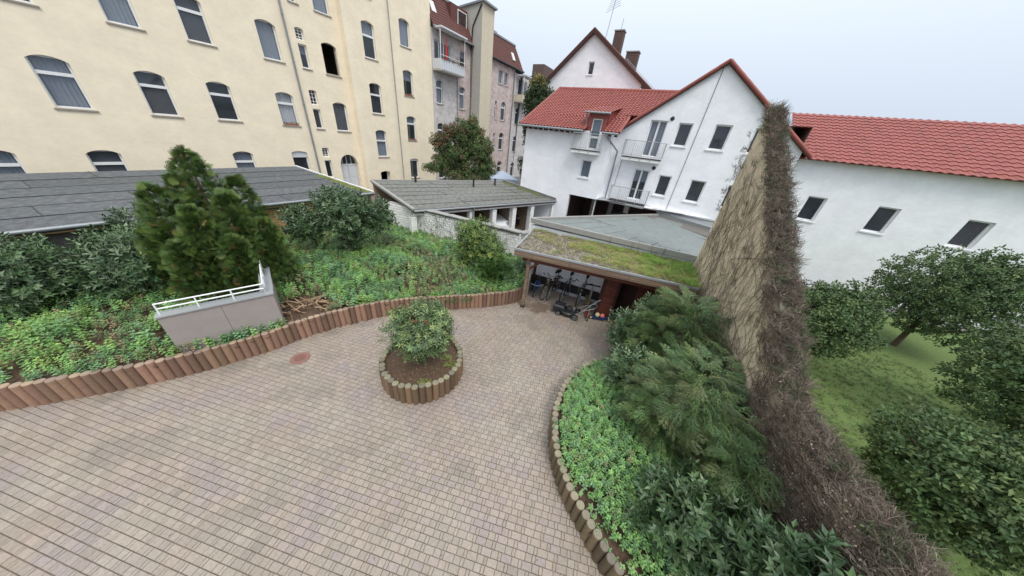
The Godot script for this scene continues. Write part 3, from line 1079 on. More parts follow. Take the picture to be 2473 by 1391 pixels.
	for q in [[30.9, 15.1, 16.6, 0.45], [34.6, 15.2, 15.8, 0.3]]:
		var ch := MB.new()
		fbox(ch, f, q[0] - q[3], q[0] + q[3], q[1] - 1, q[2], -2.4, -1.7)
		fbox(ch, f, q[0] - q[3] - 0.06, q[0] + q[3] + 0.06, q[2], q[2] + 0.1, -2.46, -1.64)
		obj("chimney", ch, M["pink_brick"], root)
	# loggia and balcony with pale panels, posts, railing and roof
	for q in [[22.6, 25.95, 9.95, 12.9, 1.0], [37.3, 40.6, 9.4, 12.3, 1.3]]:
		var sl := MB.new()
		fbox(sl, f, q[0], q[1], q[2], q[2] + 0.14, 0.003, q[4])
		var sb := obj("balcony", sl, M["grey_render"], root)
		var n := 22
		for k in n:
			var u0: float = lerpf(q[0], q[1], float(k) / n)
			var u1: float = lerpf(q[0], q[1], (k + 0.9) / n)
			var pn := MB.new()
			fbox(pn, f, u0, u1, q[2] + 0.1, q[2] + 0.85, q[4], q[4] + 0.03 + 0.015 * (k % 2))
			obj("panel", pn, M["shutter_white"] if q[0] < 30 else M["beige_render"], sb)
		var sd := MB.new()
		fbox(sd, f, q[0], q[0] + 0.03, q[2] + 0.14, q[2] + 0.85, 0.01, q[4])
		fbox(sd, f, q[1] - 0.03, q[1], q[2] + 0.14, q[2] + 0.85, 0.01, q[4])
		obj("side_panel", sd, M["shutter_white"] if q[0] < 30 else M["beige_render"], sb)
		var rl := MB.new()
		rl.tube([P(f, q[0], q[2] + 1.12, q[4]), P(f, q[1], q[2] + 1.12, q[4])], 0.025, 6)
		for u in [q[0] + 0.05, q[1] - 0.05]: rl.tube([P(f, u, q[2], q[4]), P(f, u, q[3], q[4])], 0.035, 6)
		obj("railing", rl, M["frame_white"], sb)
		var cv := MB.new()
		fbox(cv, f, q[0], q[1] + 0.1, q[3] - 0.06, q[3] + 0.06, 0.3, q[4] + 0.2)
		obj("balcony_roof", cv, M["shutter_white"], sb)
		var fl := MB.new()
		fl.col = lin(96, 84, 66)
		for i in 170:
			fl.leaf(P(f, rv(q[0] + 0.1, q[1] - 0.1), q[2] + 0.85, q[4] + rv(-0.05, 0.14)), (rdir() + UP * 0.3).normalized(), rdir(), rv(0.1, 0.22), 0.06)
		obj("plant", fl, M["leaf_dull"], sb)
	var fg := MB.new()
	fg.tube([P(f, 23.75, 10.9, 0.7), P(f, 23.7, 11.8, 0.7), P(f, 23.72, 12.6, 0.7)], [0.1, 0.07, 0.02], 8)
	obj("closed_parasol", fg, M["flag_red"], root)
	var pp := MB.new()
	pp.tube([P(f, 36.9, -0.2, 0.1), P(f, 36.9, 12.4, 0.1)], 0.07, 6)
	pp.tube([P(f, 25.9, -0.2, 0.09), P(f, 25.9, 9.9, 0.09)], 0.05, 6)
	obj("downpipe", pp, M["zinc"], root)


# ---------------------------------------------------------------- the white house
func railing_balcony(root: Node3D, f: Dictionary, u0: float, u1: float, v: float, deep: float) -> void:
	# slab, edge board, posts outside the edge, bars and handrail
	var sl := MB.new()
	fbox(sl, f, u0, u1, v - 0.2, v - 0.05, 0.003, deep)
	var sb := obj("balcony", sl, M["white_paint"], root)
	var fl := MB.new()
	fbox(fl, f, u0 - 0.03, u1 + 0.03, v - 0.05, v, 0.003, deep + 0.03)
	obj("balcony_floor", fl, M["dark_base"], sb)
	var top := v + 0.85
	var rail := MB.new()
	var w := deep + 0.05
	rail.tube([P(f, u0 - 0.05, top, 0.02), P(f, u0 - 0.05, top, w), P(f, u1 + 0.05, top, w), P(f, u1 + 0.05, top, 0.02)], 0.018, 6)
	rail.tube([P(f, u0 - 0.05, v + 0.1, 0.02), P(f, u0 - 0.05, v + 0.1, w), P(f, u1 + 0.05, v + 0.1, w), P(f, u1 + 0.05, v + 0.1, 0.02)], 0.01, 5)
	obj("handrail", rail, M["galvanised"], sb)
	var n := int((u1 - u0) / 0.105)
	for k in n + 1:
		var u := lerpf(u0 - 0.05, u1 + 0.05, float(k) / n)
		var post := k % 5 == 0
		var b := MB.new()
		b.tube([P(f, u, v - 0.16 if post else v + 0.1, w), P(f, u, top, w)], 0.014 if post else 0.006, 5)
		if post: b.tube([P(f, u, v - 0.12, w), P(f, u, v - 0.12, deep)], 0.014, 5)
		obj("post" if post else "bar", b, M["galvanised"], sb)
	for u in [u0 - 0.05, u1 + 0.05]:
		for k in 5:
			var b := MB.new()
			var ww := lerpf(0.08, w, k / 5.0)
			b.tube([P(f, u, v + 0.1, ww), P(f, u, top, ww)], 0.006, 5)
			obj("bar", b, M["galvanised"], sb)


func ridge_caps(root: Node3D, called: String, a: Vector3, b: Vector3, step: float, r: float, m: String) -> void:
	var n := maxi(int(a.distance_to(b) / step), 1)
	var d := (b - a) / n
	for i in n:
		var mb := MB.new()
		var f := rv(0.86, 1.1)
		mb.col = Color(f, f, f * rv(0.92, 1.05))
		mb.tube([a + d * i, a + d * (i + 1.06)], [r * 1.06, r], 8)
		obj(called, mb, M[m], root)


func white_house() -> void:
	var fb := {"o": -N2 * 19.543, "e": E2, "n": N2}
	var fa := {"o": -N2 * 18.243, "e": E2, "n": N2}
	var root := thing("white_house", "white rendered house with red tiled roofs, railed balconies and a gable", "house", P(fb, -2, -0.2))
	# --- wing A in front: wall with a passage below, window, dormer door opening above the eave
	var wa := [op(-5.7, -5.06, 3.66, 4.68, {"behind": "curtain_sky_tone"})]
	var pass_op := op(-6.08, -4.28, -0.2, 2.5, {"deep": 0.3})
	var dd := op(-5.58, -4.98, 5.3, 6.9, {"behind": "curtain_sky_tone", "transom": 5.95})
	obj("wall", wall(fa, -9.92, -4.28, -0.2, 6.25, [wa[0], pass_op, op(-5.58, -4.98, 5.3, 6.25)]), M["white_wall"], root)
	var sd := MB.new()
	sd.face([P(fa, -9.92, -0.2), P(fa, -9.92, 6.25), P(fa, -9.92, 9.0, -5.2), P(fa, -9.92, 6.0, -10.5), P(fa, -9.92, -0.2, -10.5)], -E2)
	sd.face([P(fa, -4.28, 2.5), P(fa, -4.28, 6.25), P(fb, -4.28, 6.7), P(fb, -4.28, 2.5)], E2)
	sd.face([P(fa, -4.28, 2.5), P(fa, -9.0, 2.5), P(fb, -9.0, 2.5, -8), P(fb, 2.5, 2.5, -8), P(fb, 2.5, 2.5), P(fb, -4.28, 2.5)], -UP)
	obj("wall_return", sd, M["white_wall"], root)
	window(root, fa, wa[0], "sill_white")
	window(root, fa, dd, "")
	# passage: dark back wall with doors and pillars
	var ps := MB.new()
	ps.face([P(fa, -9.0, -0.2, -6), P(fa, 2.5, -0.2, -6), P(fa, 2.5, 2.5, -6), P(fa, -9.0, 2.5, -6)], N2)
	ps.face([P(fa, -6.6, -0.2, -0.3), P(fa, -6.6, 2.5, -0.3), P(fa, -6.6, 2.5, -6), P(fa, -6.6, -0.2, -6)], E2)
	obj("passage_wall", ps, M["chimney"], root)
	for q in [[-5.3, -3.4], [-4.2, -4.6], [-2.6, -1.5]]:
		var pl := MB.new()
		fbox(pl, fa, q[0], q[0] + 0.3, -0.2, 2.5, q[1] - 0.3, q[1])
		obj("passage_pillar", pl, M["grey_render"], root)
	# --- gable B: wall with windows under the verges
	var hb := [op(-2.55, -1.66, 5.27, 7.13, {"mullion": [-2.1], "behind": "curtain_sky_tone"}), op(-1.08, -0.38, 5.97, 7.09, {"behind": "vertical"}), op(0.66, 1.41, 5.97, 7.14, {"behind": "vertical"}),
		op(-2.62, -1.76, 2.75, 4.52, {"mullion": [-2.2], "behind": "half"}), op(-1.16, -0.47, 3.24, 4.39, {"behind": "vertical"}), op(0.57, 1.33, 3.2, 4.39, {"behind": "vertical"}),
		op(2.4, 3.1, 5.97, 7.1, {"behind": "vertical"}), op(2.4, 3.1, 3.2, 4.39, {"behind": "vertical"})]
	var gw := wall(fb, -3.1, 3.4, 2.4, 7.3, hb)
	gw.face([P(fb, -4.28, 2.4), P(fb, -3.1, 2.4), P(fb, -3.1, 7.24), P(fb, -4.28, 6.38)], N2)
	gw.face([P(fb, 3.4, 2.4), P(fb, 4.58, 2.4), P(fb, 4.58, 6.38), P(fb, 3.4, 7.24)], N2)
	gw.face([P(fb, -3.1, 7.3), P(fb, 3.4, 7.3), P(fb, 0.15, 9.62)], N2)
	gw.face([P(fb, 4.58, -0.2), P(fb, 4.58, 6.38), P(fb, 4.58, 6.38, -10), P(fb, 4.58, -0.2, -10)], E2)
	gw.face([P(fb, -0.6, -0.2, 0), P(fb, 4.58, -0.2, 0), P(fb, 4.58, 2.4, 0), P(fb, -0.6, 2.4, 0)], N2)
	obj("gable_wall", gw, M["white_wall"], root)
	for h in hb: window(root, fb, h, "" if h.has("mullion") else "sill_white")
	var inn := sheet(fb, -4.2, 4.5, 2.5, 7.3, -2.6)
	for y in [2.55, 4.95, 7.3]: inn.face([P(fb, -4.2, y, -0.22), P(fb, 4.5, y, -0.22), P(fb, 4.5, y, -2.6), P(fb, -4.2, y, -2.6)], UP)
	for u in [-4.2, -1.4, 0.1, 1.9, 4.5]: inn.face([P(fb, u, 2.5, -0.22), P(fb, u, 7.3, -0.22), P(fb, u, 7.3, -2.6), P(fb, u, 2.5, -2.6)], E2)
	obj("interior", inn, M["dark_room"], root)
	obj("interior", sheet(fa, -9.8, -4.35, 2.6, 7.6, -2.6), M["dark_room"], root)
	# --- right wing beyond the gable
	var fr := {"o": -N2 * 20.4, "e": E2, "n": N2}
	var hw := [op(6.0, 6.75, 3.2, 4.4, {"behind": "vertical"}), op(8.6, 9.35, 3.2, 4.4, {"behind": "vertical"}), op(11.4, 12.15, 3.2, 4.4, {"behind": "vertical"})]
	obj("wall", wall(fr, 4.58, 15.0, -0.2, 6.0, hw), M["white_wall"], root)
	for h in hw: window(root, fr, h, "sill_white")
	obj("interior", sheet(fr, 4.7, 14.9, -0.2, 6.6, -2.6), M["dark_room"], root)
	# --- roofs
	var e0 := P(fa, -10.23, 6.27, 0.45)
	var r0 := P(fa, -10.23, 9.0, -5.15)
	var r1 := P(fa, -1.4, 9.0, -5.15)
	# tiles left of the dormer, right of it, above it, and on to the valley behind the gable
	var slope := func(u: float, t: float) -> Vector3: return P(fa, u, lerpf(6.27, 9.0, t), lerpf(0.45, -5.15, t))
	var dt := 0.17
	var pieces := [[-10.23, -5.85, 0.0, dt, 14, 3], [-4.7, -3.82, 0.0, 0.28, 3, 5], [-10.23, -5.85, dt, 0.28, 14, 2], [-10.23, -3.75, 0.28, 1.0, 21, 13], [-3.75, -1.3, 0.36, 1.0, 8, 12]]
	for q in pieces:
		var tf := obj("roof_tiles", tile_field(slope.call(q[0], q[2]), slope.call(q[1], q[2]), slope.call(q[1], q[3]), slope.call(q[0], q[3]), int((q[1] - q[0]) / 0.23) + 1, int(q[5] * 1.35) + 1, 0.035, 0.04, 0.16), M["red_tile"], root)
		tf.set_meta("kind", "stuff")
	var us := MB.new()
	for q in [[-10.2, -5.87, 0.0, 0.28], [-4.72, -3.85, 0.0, 0.28], [-10.2, -3.8, 0.28, 1.0], [-3.8, -1.4, 0.36, 1.0]]:
		us.face([slope.call(q[0], q[2]) - UP * 0.05, slope.call(q[1], q[2]) - UP * 0.05, slope.call(q[1], q[3]) - UP * 0.05, slope.call(q[0], q[3]) - UP * 0.05], -UP)
	us.face([r0, r1, P(fa, -1.4, 6.2, -10.8), P(fa, -10.23, 6.2, -10.8)], UP)
	obj("roof_underside", us, M["red_tile"], root)
	ridge_caps(root, "ridge_tile", r0, r1, 0.36, 0.11, "red_tile")
	ridge_caps(root, "verge_tile", e0 + UP * 0.02, r0 + UP * 0.02, 0.4, 0.07, "red_tile")
	ridge_caps(root, "verge_tile", slope.call(-3.8, 0.0), slope.call(-3.8, 0.3), 0.4, 0.08, "red_tile")
	ridge_caps(root, "verge_tile", slope.call(-5.85, 0.0), slope.call(-5.85, 0.2), 0.4, 0.06, "red_tile")
	# rafters and gutter
	for k in 17:
		var u := -9.9 + k * 0.37
		if u > -5.9 and u < -4.7: continue
		var rf := MB.new()
		fbox(rf, fa, u - 0.05, u + 0.05, 6.05, 6.2, 0.003, 0.36)
		obj("rafter", rf, M["wood_dark"], root)
	for q in [[-10.25, -5.85], [-4.72, -3.8]]:
		var gt := MB.new()
		gt.tube([P(fa, q[0], 6.2, 0.52), P(fa, q[1], 6.2, 0.52)], 0.06, 8)
		obj("gutter", gt, M["zinc"], root)
	var dp := MB.new()
	dp.tube([P(fa, -4.4, 6.18, 0.5), P(fa, -4.4, 6.0, 0.35), P(fb, -3.95, 5.35, 0.12), P(fb, -3.95, 2.5, 0.12)], 0.05, 8)
	obj("downpipe", dp, M["zinc"], root)
	var hp := MB.new()
	hp.tube([P(fb, -0.55, 2.15, 0.1), P(fb, -0.5, 2.4, 0.1), P(fb, 4.5, 2.4, 0.1)], 0.055, 8)
	obj("pipe", hp, M["zinc"], root)
	# dormer
	var dm := MB.new()
	fbox(dm, fa, -5.85, -5.58, 6.2, 7.2, -0.3, -0.06)
	fbox(dm, fa, -4.98, -4.72, 6.2, 7.2, -0.3, -0.06)
	fbox(dm, fa, -5.58, -4.98, 6.9, 7.2, -0.3, -0.06)
	for u in [-5.85, -4.72]:
		dm.face([P(fa, u, 6.3, -0.06), P(fa, u, 7.2, -0.06), P(fa, u, 7.5, -2.1)], E2)
	var dmo := obj("dormer", dm, M["red_tile"], root)
	var da := P(fa, -6.05, 7.2, 0.15)
	var db := P(fa, -4.55, 7.2, 0.15)
	var dtf := obj("roof_tiles", tile_field(da, db, P(fa, -4.55, 7.72, -2.5), P(fa, -6.05, 7.72, -2.5), 7, 6, 0.035, 0.04, 0.16), M["red_tile"], dmo)
	dtf.set_meta("kind", "stuff")
	var dg := MB.new()
	dg.tube([da + N2 * 0.06 - UP * 0.03, db + N2 * 0.06 - UP * 0.03], 0.055, 8)
	dg.tube([da + N2 * 0.06 - UP * 0.03 + E2 * 0.1, P(fa, -5.92, 6.95, 0.0), P(fa, -5.92, 6.45, 0.0)], 0.035, 6)
	obj("gutter", dg, M["zinc"], dmo)
	# gable roof: both slopes behind the verge, then verge tiles
	var ap := P(fb, 0.15, 9.72, 0.15)
	var el := P(fb, -4.0, 6.62, 0.15)
	var er := P(fb, 4.95, 6.1, 0.15)
	var gr := MB.new()
	gr.face([el, ap, ap - N2 * 11, el - N2 * 11], UP)
	gr.face([er, ap, ap - N2 * 11, er - N2 * 11], UP)
	obj("gable_roof", gr, M["red_tile"], root)
	ridge_caps(root, "verge_tile", el, ap, 0.42, 0.085, "red_tile")
	ridge_caps(root, "verge_tile", ap, er, 0.42, 0.085, "red_tile")
	var vb := MB.new()
	vb.bar(el - UP * 0.1 - N2 * 0.02, ap - UP * 0.1 - N2 * 0.02, 0.1, 0.07)
	vb.bar(ap - UP * 0.1 - N2 * 0.02, er - UP * 0.1 - N2 * 0.02, 0.1, 0.07)
	obj("verge_board", vb, M["wood_dark"], root)
	# right wing roof
	var ra := P(fr, 4.4, 6.0, 0.4)
	var rb := P(fr, 15.3, 6.0, 0.4)
	var rt := obj("roof_tiles", tile_field(ra, rb, P(fr, 15.3, 8.4, -4.6), P(fr, 4.4, 8.4, -4.6), 36, 15, 0.035, 0.04, 0.16), M["red_tile"], root)
	rt.set_meta("kind", "stuff")
	# balconies, wall lamps, lightning cable
	railing_balcony(root, fa, -6.35, -4.72, 5.24, 0.55)
	railing_balcony(root, fb, -3.5, -1.38, 5.17, 0.62)
	railing_balcony(root, fb, -3.6, -1.42, 2.58, 0.62)
	for q in [[-1.5, 7.25], [-1.6, 4.7]]:
		var lb := MB.new()
		lb.lathe([Vector2(0, 0.09), Vector2(0.07, 0.075), Vector2(0.105, 0.02), Vector2(0.11, 0.0)], 16, Transform3D(Basis(E2, N2, E2.cross(N2)), P(fb, q[0], q[1], 0.005)))
		obj("wall_lamp", lb, M["iron"], root)
	var cb := MB.new()
	cb.tube([P(fb, 0.0, 9.5, 0.02), P(fb, -0.14, 2.45, 0.02)], 0.012, 4)
	cb.tube([P(fb, -3.55, 5.0, 0.03), P(fb, -3.6, 3.4, 0.03)], 0.01, 4)
	obj("lightning_cable", cb, M["iron"], root)
	# lintel step under the gable
	var lt := MB.new()
	fbox(lt, fb, -4.28, -0.6, 2.32, 2.5, -0.3, 0.01)
	obj("lintel", lt, M["grey_render"], root)


func far_house() -> void:
	var f := {"o": -N2 * 29.0, "e": E2, "n": N2}
	var root := thing("gabled_house", "white gable house with brown verge and two dark brick chimneys", "house", P(f, -10, -0.2))
	var h := op(-10.28, -9.75, 10.87, 11.78, {"behind": "dark"})
	var g := wall(f, -12.3, -8.1, -0.2, 11.85, [h])
	g.face([P(f, -13.82, -0.2), P(f, -12.3, -0.2), P(f, -12.3, 11.85), P(f, -13.82, 10.5)], N2)
	g.face([P(f, -8.1, -0.2), P(f, -5.4, -0.2), P(f, -5.4, 10.3), P(f, -8.1, 12.14)], N2)
	g.face([P(f, -12.3, 11.85), P(f, -8.1, 11.85), P(f, -8.1, 12.14), P(f, -10.25, 13.65)], N2)
	g.face([P(f, -13.82, -0.2), P(f, -13.82, 10.5), P(f, -13.82, 10.5, -9), P(f, -13.82, -0.2, -9)], -E2)
	obj("gable_wall", g, M["white_wall"], root)
	window(root, f, h, "sill_white")
	obj("interior", sheet(f, -13, -7.2, -0.2, 12.5, -2.6), M["dark_room"], root)
	var ap := P(f, -10.25, 13.84, 0.25)
	var el := P(f, -14.1, 10.42, 0.25)
	var er := P(f, -3.2, 8.95, 0.25)
	var r := MB.new()
	for q in [el, er]:
		r.face([q, ap, ap - N2 * 10, q - N2 * 10], UP)
		r.face([q - UP * 0.22, ap - UP * 0.22, ap - UP * 0.22 - N2 * 10, q - UP * 0.22 - N2 * 10], -UP)
	obj("roof", r, M["slate_brown"], root)
	var vb := MB.new()
	vb.bar(el - UP * 0.1, ap - UP * 0.1, 0.12, 0.24)
	vb.bar(ap - UP * 0.1, er - UP * 0.1, 0.12, 0.24)
	obj("verge_board", vb, M["wood_dark"], root)
	ridge_caps(root, "verge_tile", el + UP * 0.06, ap + UP * 0.06, 0.5, 0.07, "slate_brown")
	ridge_caps(root, "verge_tile", ap + UP * 0.06, er + UP * 0.06, 0.5, 0.07, "slate_brown")
	for q in [[-8.75, 14.24, 0.38], [-7.2, 12.8, 0.5]]:
		var c := MB.new()
		fbox(c, f, q[0] - q[2], q[0] + q[2], 10.0, q[1], -2.6, -1.9)
		var co := obj("chimney", c, M["chimney"], root)
		var y: float = q[1] - 2.4
		while y < q[1] - 0.08:
			var k := MB.new()
			fbox(k, f, q[0] - q[2] - 0.012, q[0] + q[2] + 0.012, y, y + 0.13, -2.61, -1.888)
			obj("course", k, M["chimney"], co)
			y += 0.155
		var cp := MB.new()
		fbox(cp, f, q[0] - q[2] - 0.06, q[0] + q[2] + 0.06, q[1], q[1] + 0.08, -2.66, -1.84)
		obj("cap", cp, M["coping"], co)
	# snow guard on the slope and the aerial on the ridge
	var sg := MB.new()
	for k in 26:
		var t := 0.42 + k * 0.021
		var p := ap.lerp(er, t) - N2 * 0.9
		sg.tube([p, p + UP * 0.3], 0.012, 4)
	sg.tube([ap.lerp(er, 0.42) - N2 * 0.9 + UP * 0.3, ap.lerp(er, 0.95) - N2 * 0.9 + UP * 0.3], 0.014, 4)
	obj("roof_walkway_rail", sg, M["galvanised"], root)
	var an := thing("tv_aerial", "thin rooftop aerial mast with short cross rods on the white gable", "aerial", P(f, -9.6, 13.2, -1.0))
	var m := MB.new()
	var a0 := P(f, -9.6, 13.0, -1.0)
	var a1 := P(f, -9.35, 16.3, -1.0)
	m.tube([a0, a1], 0.028, 6)
	obj("mast", m, M["galvanised"], an)
	for k in 7:
		var p := a0.lerp(a1, 0.72 + 0.045 * k)
		var b := MB.new()
		var d := (E2 + UP * 0.35).normalized() if k < 5 else (E2 - UP * 0.2).normalized()
		b.tube([p - d * (0.6 - 0.05 * k), p + d * (0.6 - 0.05 * k)], 0.014, 4)
		obj("rod", b, M["galvanised"], an)
	# the antenna rod of the near chimney
	var rod := MB.new()
	rod.tube([P(f, -8.75, 14.2, -2.2), P(f, -8.7, 15.1, -2.2)], 0.015, 4)
	obj("chimney_rod", rod, M["iron"], root)


func far_fillers() -> void:
	# small things in the gap between the brick tenement and the white house
	var f := {"o": N1 * -22.7, "e": D1, "n": N1}
	var a := thing("rear_building", "brown clad building with a dark chimney and conservatory roof past the tenement", "building", P(f, 47, -0.2, 1))
	var b := MB.new()
	fbox(b, f, 44.2, 60.0, -0.2, 11.6, -6.0, 0.4)
	obj("wall", b, M["beige_render"], a)
	var c := MB.new()
	fbox(c, f, 44.2, 54.0, 11.6, 13.2, -4.0, 0.6)
	obj("loft", c, M["wood_dark"], a)
	var d := MB.new()
	fbox(d, f, 46.0, 49.5, 11.7, 12.8, 0.6, 0.65)
	obj("conservatory_glass", d, M["shutter_white"], a)
	var r := MB.new()
	fbox(r, f, 44.0, 54.5, 13.2, 13.4, -4.2, 0.9)
	obj("roof", r, M["bitumen_dark"], a)
	var ch := MB.new()
	fbox(ch, f, 48.0, 51.5, 13.4, 15.6, -3.5, -1.5)
	obj("chimney", ch, M["chimney"], a)
	# garden pavilion roof of pale blue cloth
	var o := at(1212, 432, 24.0)
	o.y = 2.2
	var p := thing("garden_pavilion", "pale blue cloth pavilion roof behind the long garage", "pavilion", Vector3(o.x, -0.2, o.z))
	var m := MB.new()
	for k in 4:
		var q0 := o + Vector3(cos(TAU * k / 4 + 0.5), 0, sin(TAU * k / 4 + 0.5)) * 1.7
		var q1 := o + Vector3(cos(TAU * (k + 1) / 4 + 0.5), 0, sin(TAU * (k + 1) / 4 + 0.5)) * 1.7
		m.face([q0, q1, o + UP * 0.55], UP)
		m.face([q0, q1, q1 - UP * 0.22, q0 - UP * 0.22], q0 + q1 - o * 2)
	obj("canopy", m, M["tarp_blue"], p)
	for k in 4:
		var q := o + Vector3(cos(TAU * k / 4 + 0.5), 0, sin(TAU * k / 4 + 0.5)) * 1.6
		var l := MB.new()
		l.tube([Vector3(q.x, -0.2, q.z), q], 0.03, 6)
		obj("leg", l, M["iron"], p)


# ---------------------------------------------------------------- garages and walls
func brick_face(a: Vector3, e: Vector3, n: Vector3, length: float, h0: float, h1: Callable, bl: float, bh: float, gap: float, tint: float, skip := []) -> MB:
	# bricks in running bond on a vertical plane: each one proud of the joints; h1(u) is the height of the top
	var mb := MB.new()
	var row := 0
	var y := h0
	while y < 6.0:
		var u := -bl * 0.5 * (row % 2)
		while u < length:
			var ua := maxf(u, 0.0)
			var ub := minf(u + bl - gap, length)
			var cu := (ua + ub) / 2
			var ok: bool = ub - ua > 0.02 and y + bh - gap <= h1.call(cu) + 0.002
			for s in skip:
				if cu > s[0] and cu < s[1] and y + bh * 0.5 > s[2] and y < s[3] - bh * 0.5: ok = false
			if ok:
				var f := 1.0 + rng.randf_range(-tint, tint)
				mb.col = Color(f, f * rng.randf_range(0.97, 1.02), f * rng.randf_range(0.95, 1.02))
				mb.cbox(a + e * cu + UP * (y + (bh - gap) / 2) + n * 0.002, e * (ub - ua) / 2, n * 0.012, UP * (bh - gap) / 2, 0.004)
			u += bl
		y += bh
		row += 1
	return mb


func quad_wall(a: Vector3, b: Vector3, h0: float, ha: float, hb: float, n: Vector3, thick: float) -> MB:
	# an upright plate from a to b whose top falls from ha to hb; n points out of its face
	var mb := MB.new()
	var p := [Vector3(a.x, h0, a.z), Vector3(b.x, h0, b.z), Vector3(b.x, hb, b.z), Vector3(a.x, ha, a.z)]
	var q := []
	for v in p: q.append(v - n * thick)
	mb.face(p, n)
	mb.face(q, -n)
	for i in 4: mb.face([p[i], p[(i + 1) % 4], q[(i + 1) % 4], q[i]], (p[i] + p[(i + 1) % 4]) / 2 - (p[0] + p[2]) / 2)
	return mb


func roof_sheets(root: Node3D, a: Vector3, b: Vector3, c: Vector3, d: Vector3, n: int, m: String, bead := 0.03, called := "roof_sheet") -> void:
	# felt sheets laid in strips parallel to the eave a-b, each lapped over the one below, with cross joints
	for i in n:
		var t0 := float(i) / n
		var t1 := float(i + 1) / n + 0.015
		var s0 := 0.0
		var cut := rv(0.25, 0.55)
		while s0 < 1.0:
			var s1 := minf(s0 + cut, 1.0)
			if 1.0 - s1 < 0.1: s1 = 1.0
			var mb := MB.new()
			var f := rv(0.82, 1.1)
			mb.col = Color(f * rv(0.98, 1.02), f, f * rv(0.96, 1.02))
			var lift := 0.006 + 0.004 * (i % 2)
			var p := func(s: float, t: float, h: float) -> Vector3: return a.lerp(b, s).lerp(d.lerp(c, s), minf(t, 1.0)) + UP * h
			var low := lift + 0.014
			var k := 8
			for j in k:
				var u0: float = lerpf(s0, s1, float(j) / k)
				var u1: float = lerpf(s0, s1, float(j + 1) / k)
				var w0 := 0.008 * sin(u0 * 31.0 + i)
				var w1 := 0.008 * sin(u1 * 31.0 + i)
				mb.face([p.call(u0, t0 + w0 * 0.2, low), p.call(u1, t0 + w1 * 0.2, low), p.call(u1, t1, lift), p.call(u0, t1, lift)], UP)
				mb.face([p.call(u0, t0 + w0 * 0.2, low), p.call(u1, t0 + w1 * 0.2, low), p.call(u1, t0 + w1 * 0.2, 0.0), p.call(u0, t0 + w0 * 0.2, 0.0)], a - d)
			var sh := obj(called, mb, M[m], root)
			# bead of bitumen along the lap and the cross joint
			var sm := MB.new()
			if i > 0: sm.bar(p.call(s0, t0 - 0.002, low - 0.004), p.call(s1, t0 - 0.002, low - 0.004), bead, 0.012)
			if s0 > 0.0: sm.bar(p.call(s0, t0, low), p.call(s0, t1, lift + 0.01), bead * 0.8, 0.012)
			obj("seam", sm, M["seam"], sh)
			s0 = s1
			cut = rv(0.3, 0.6)


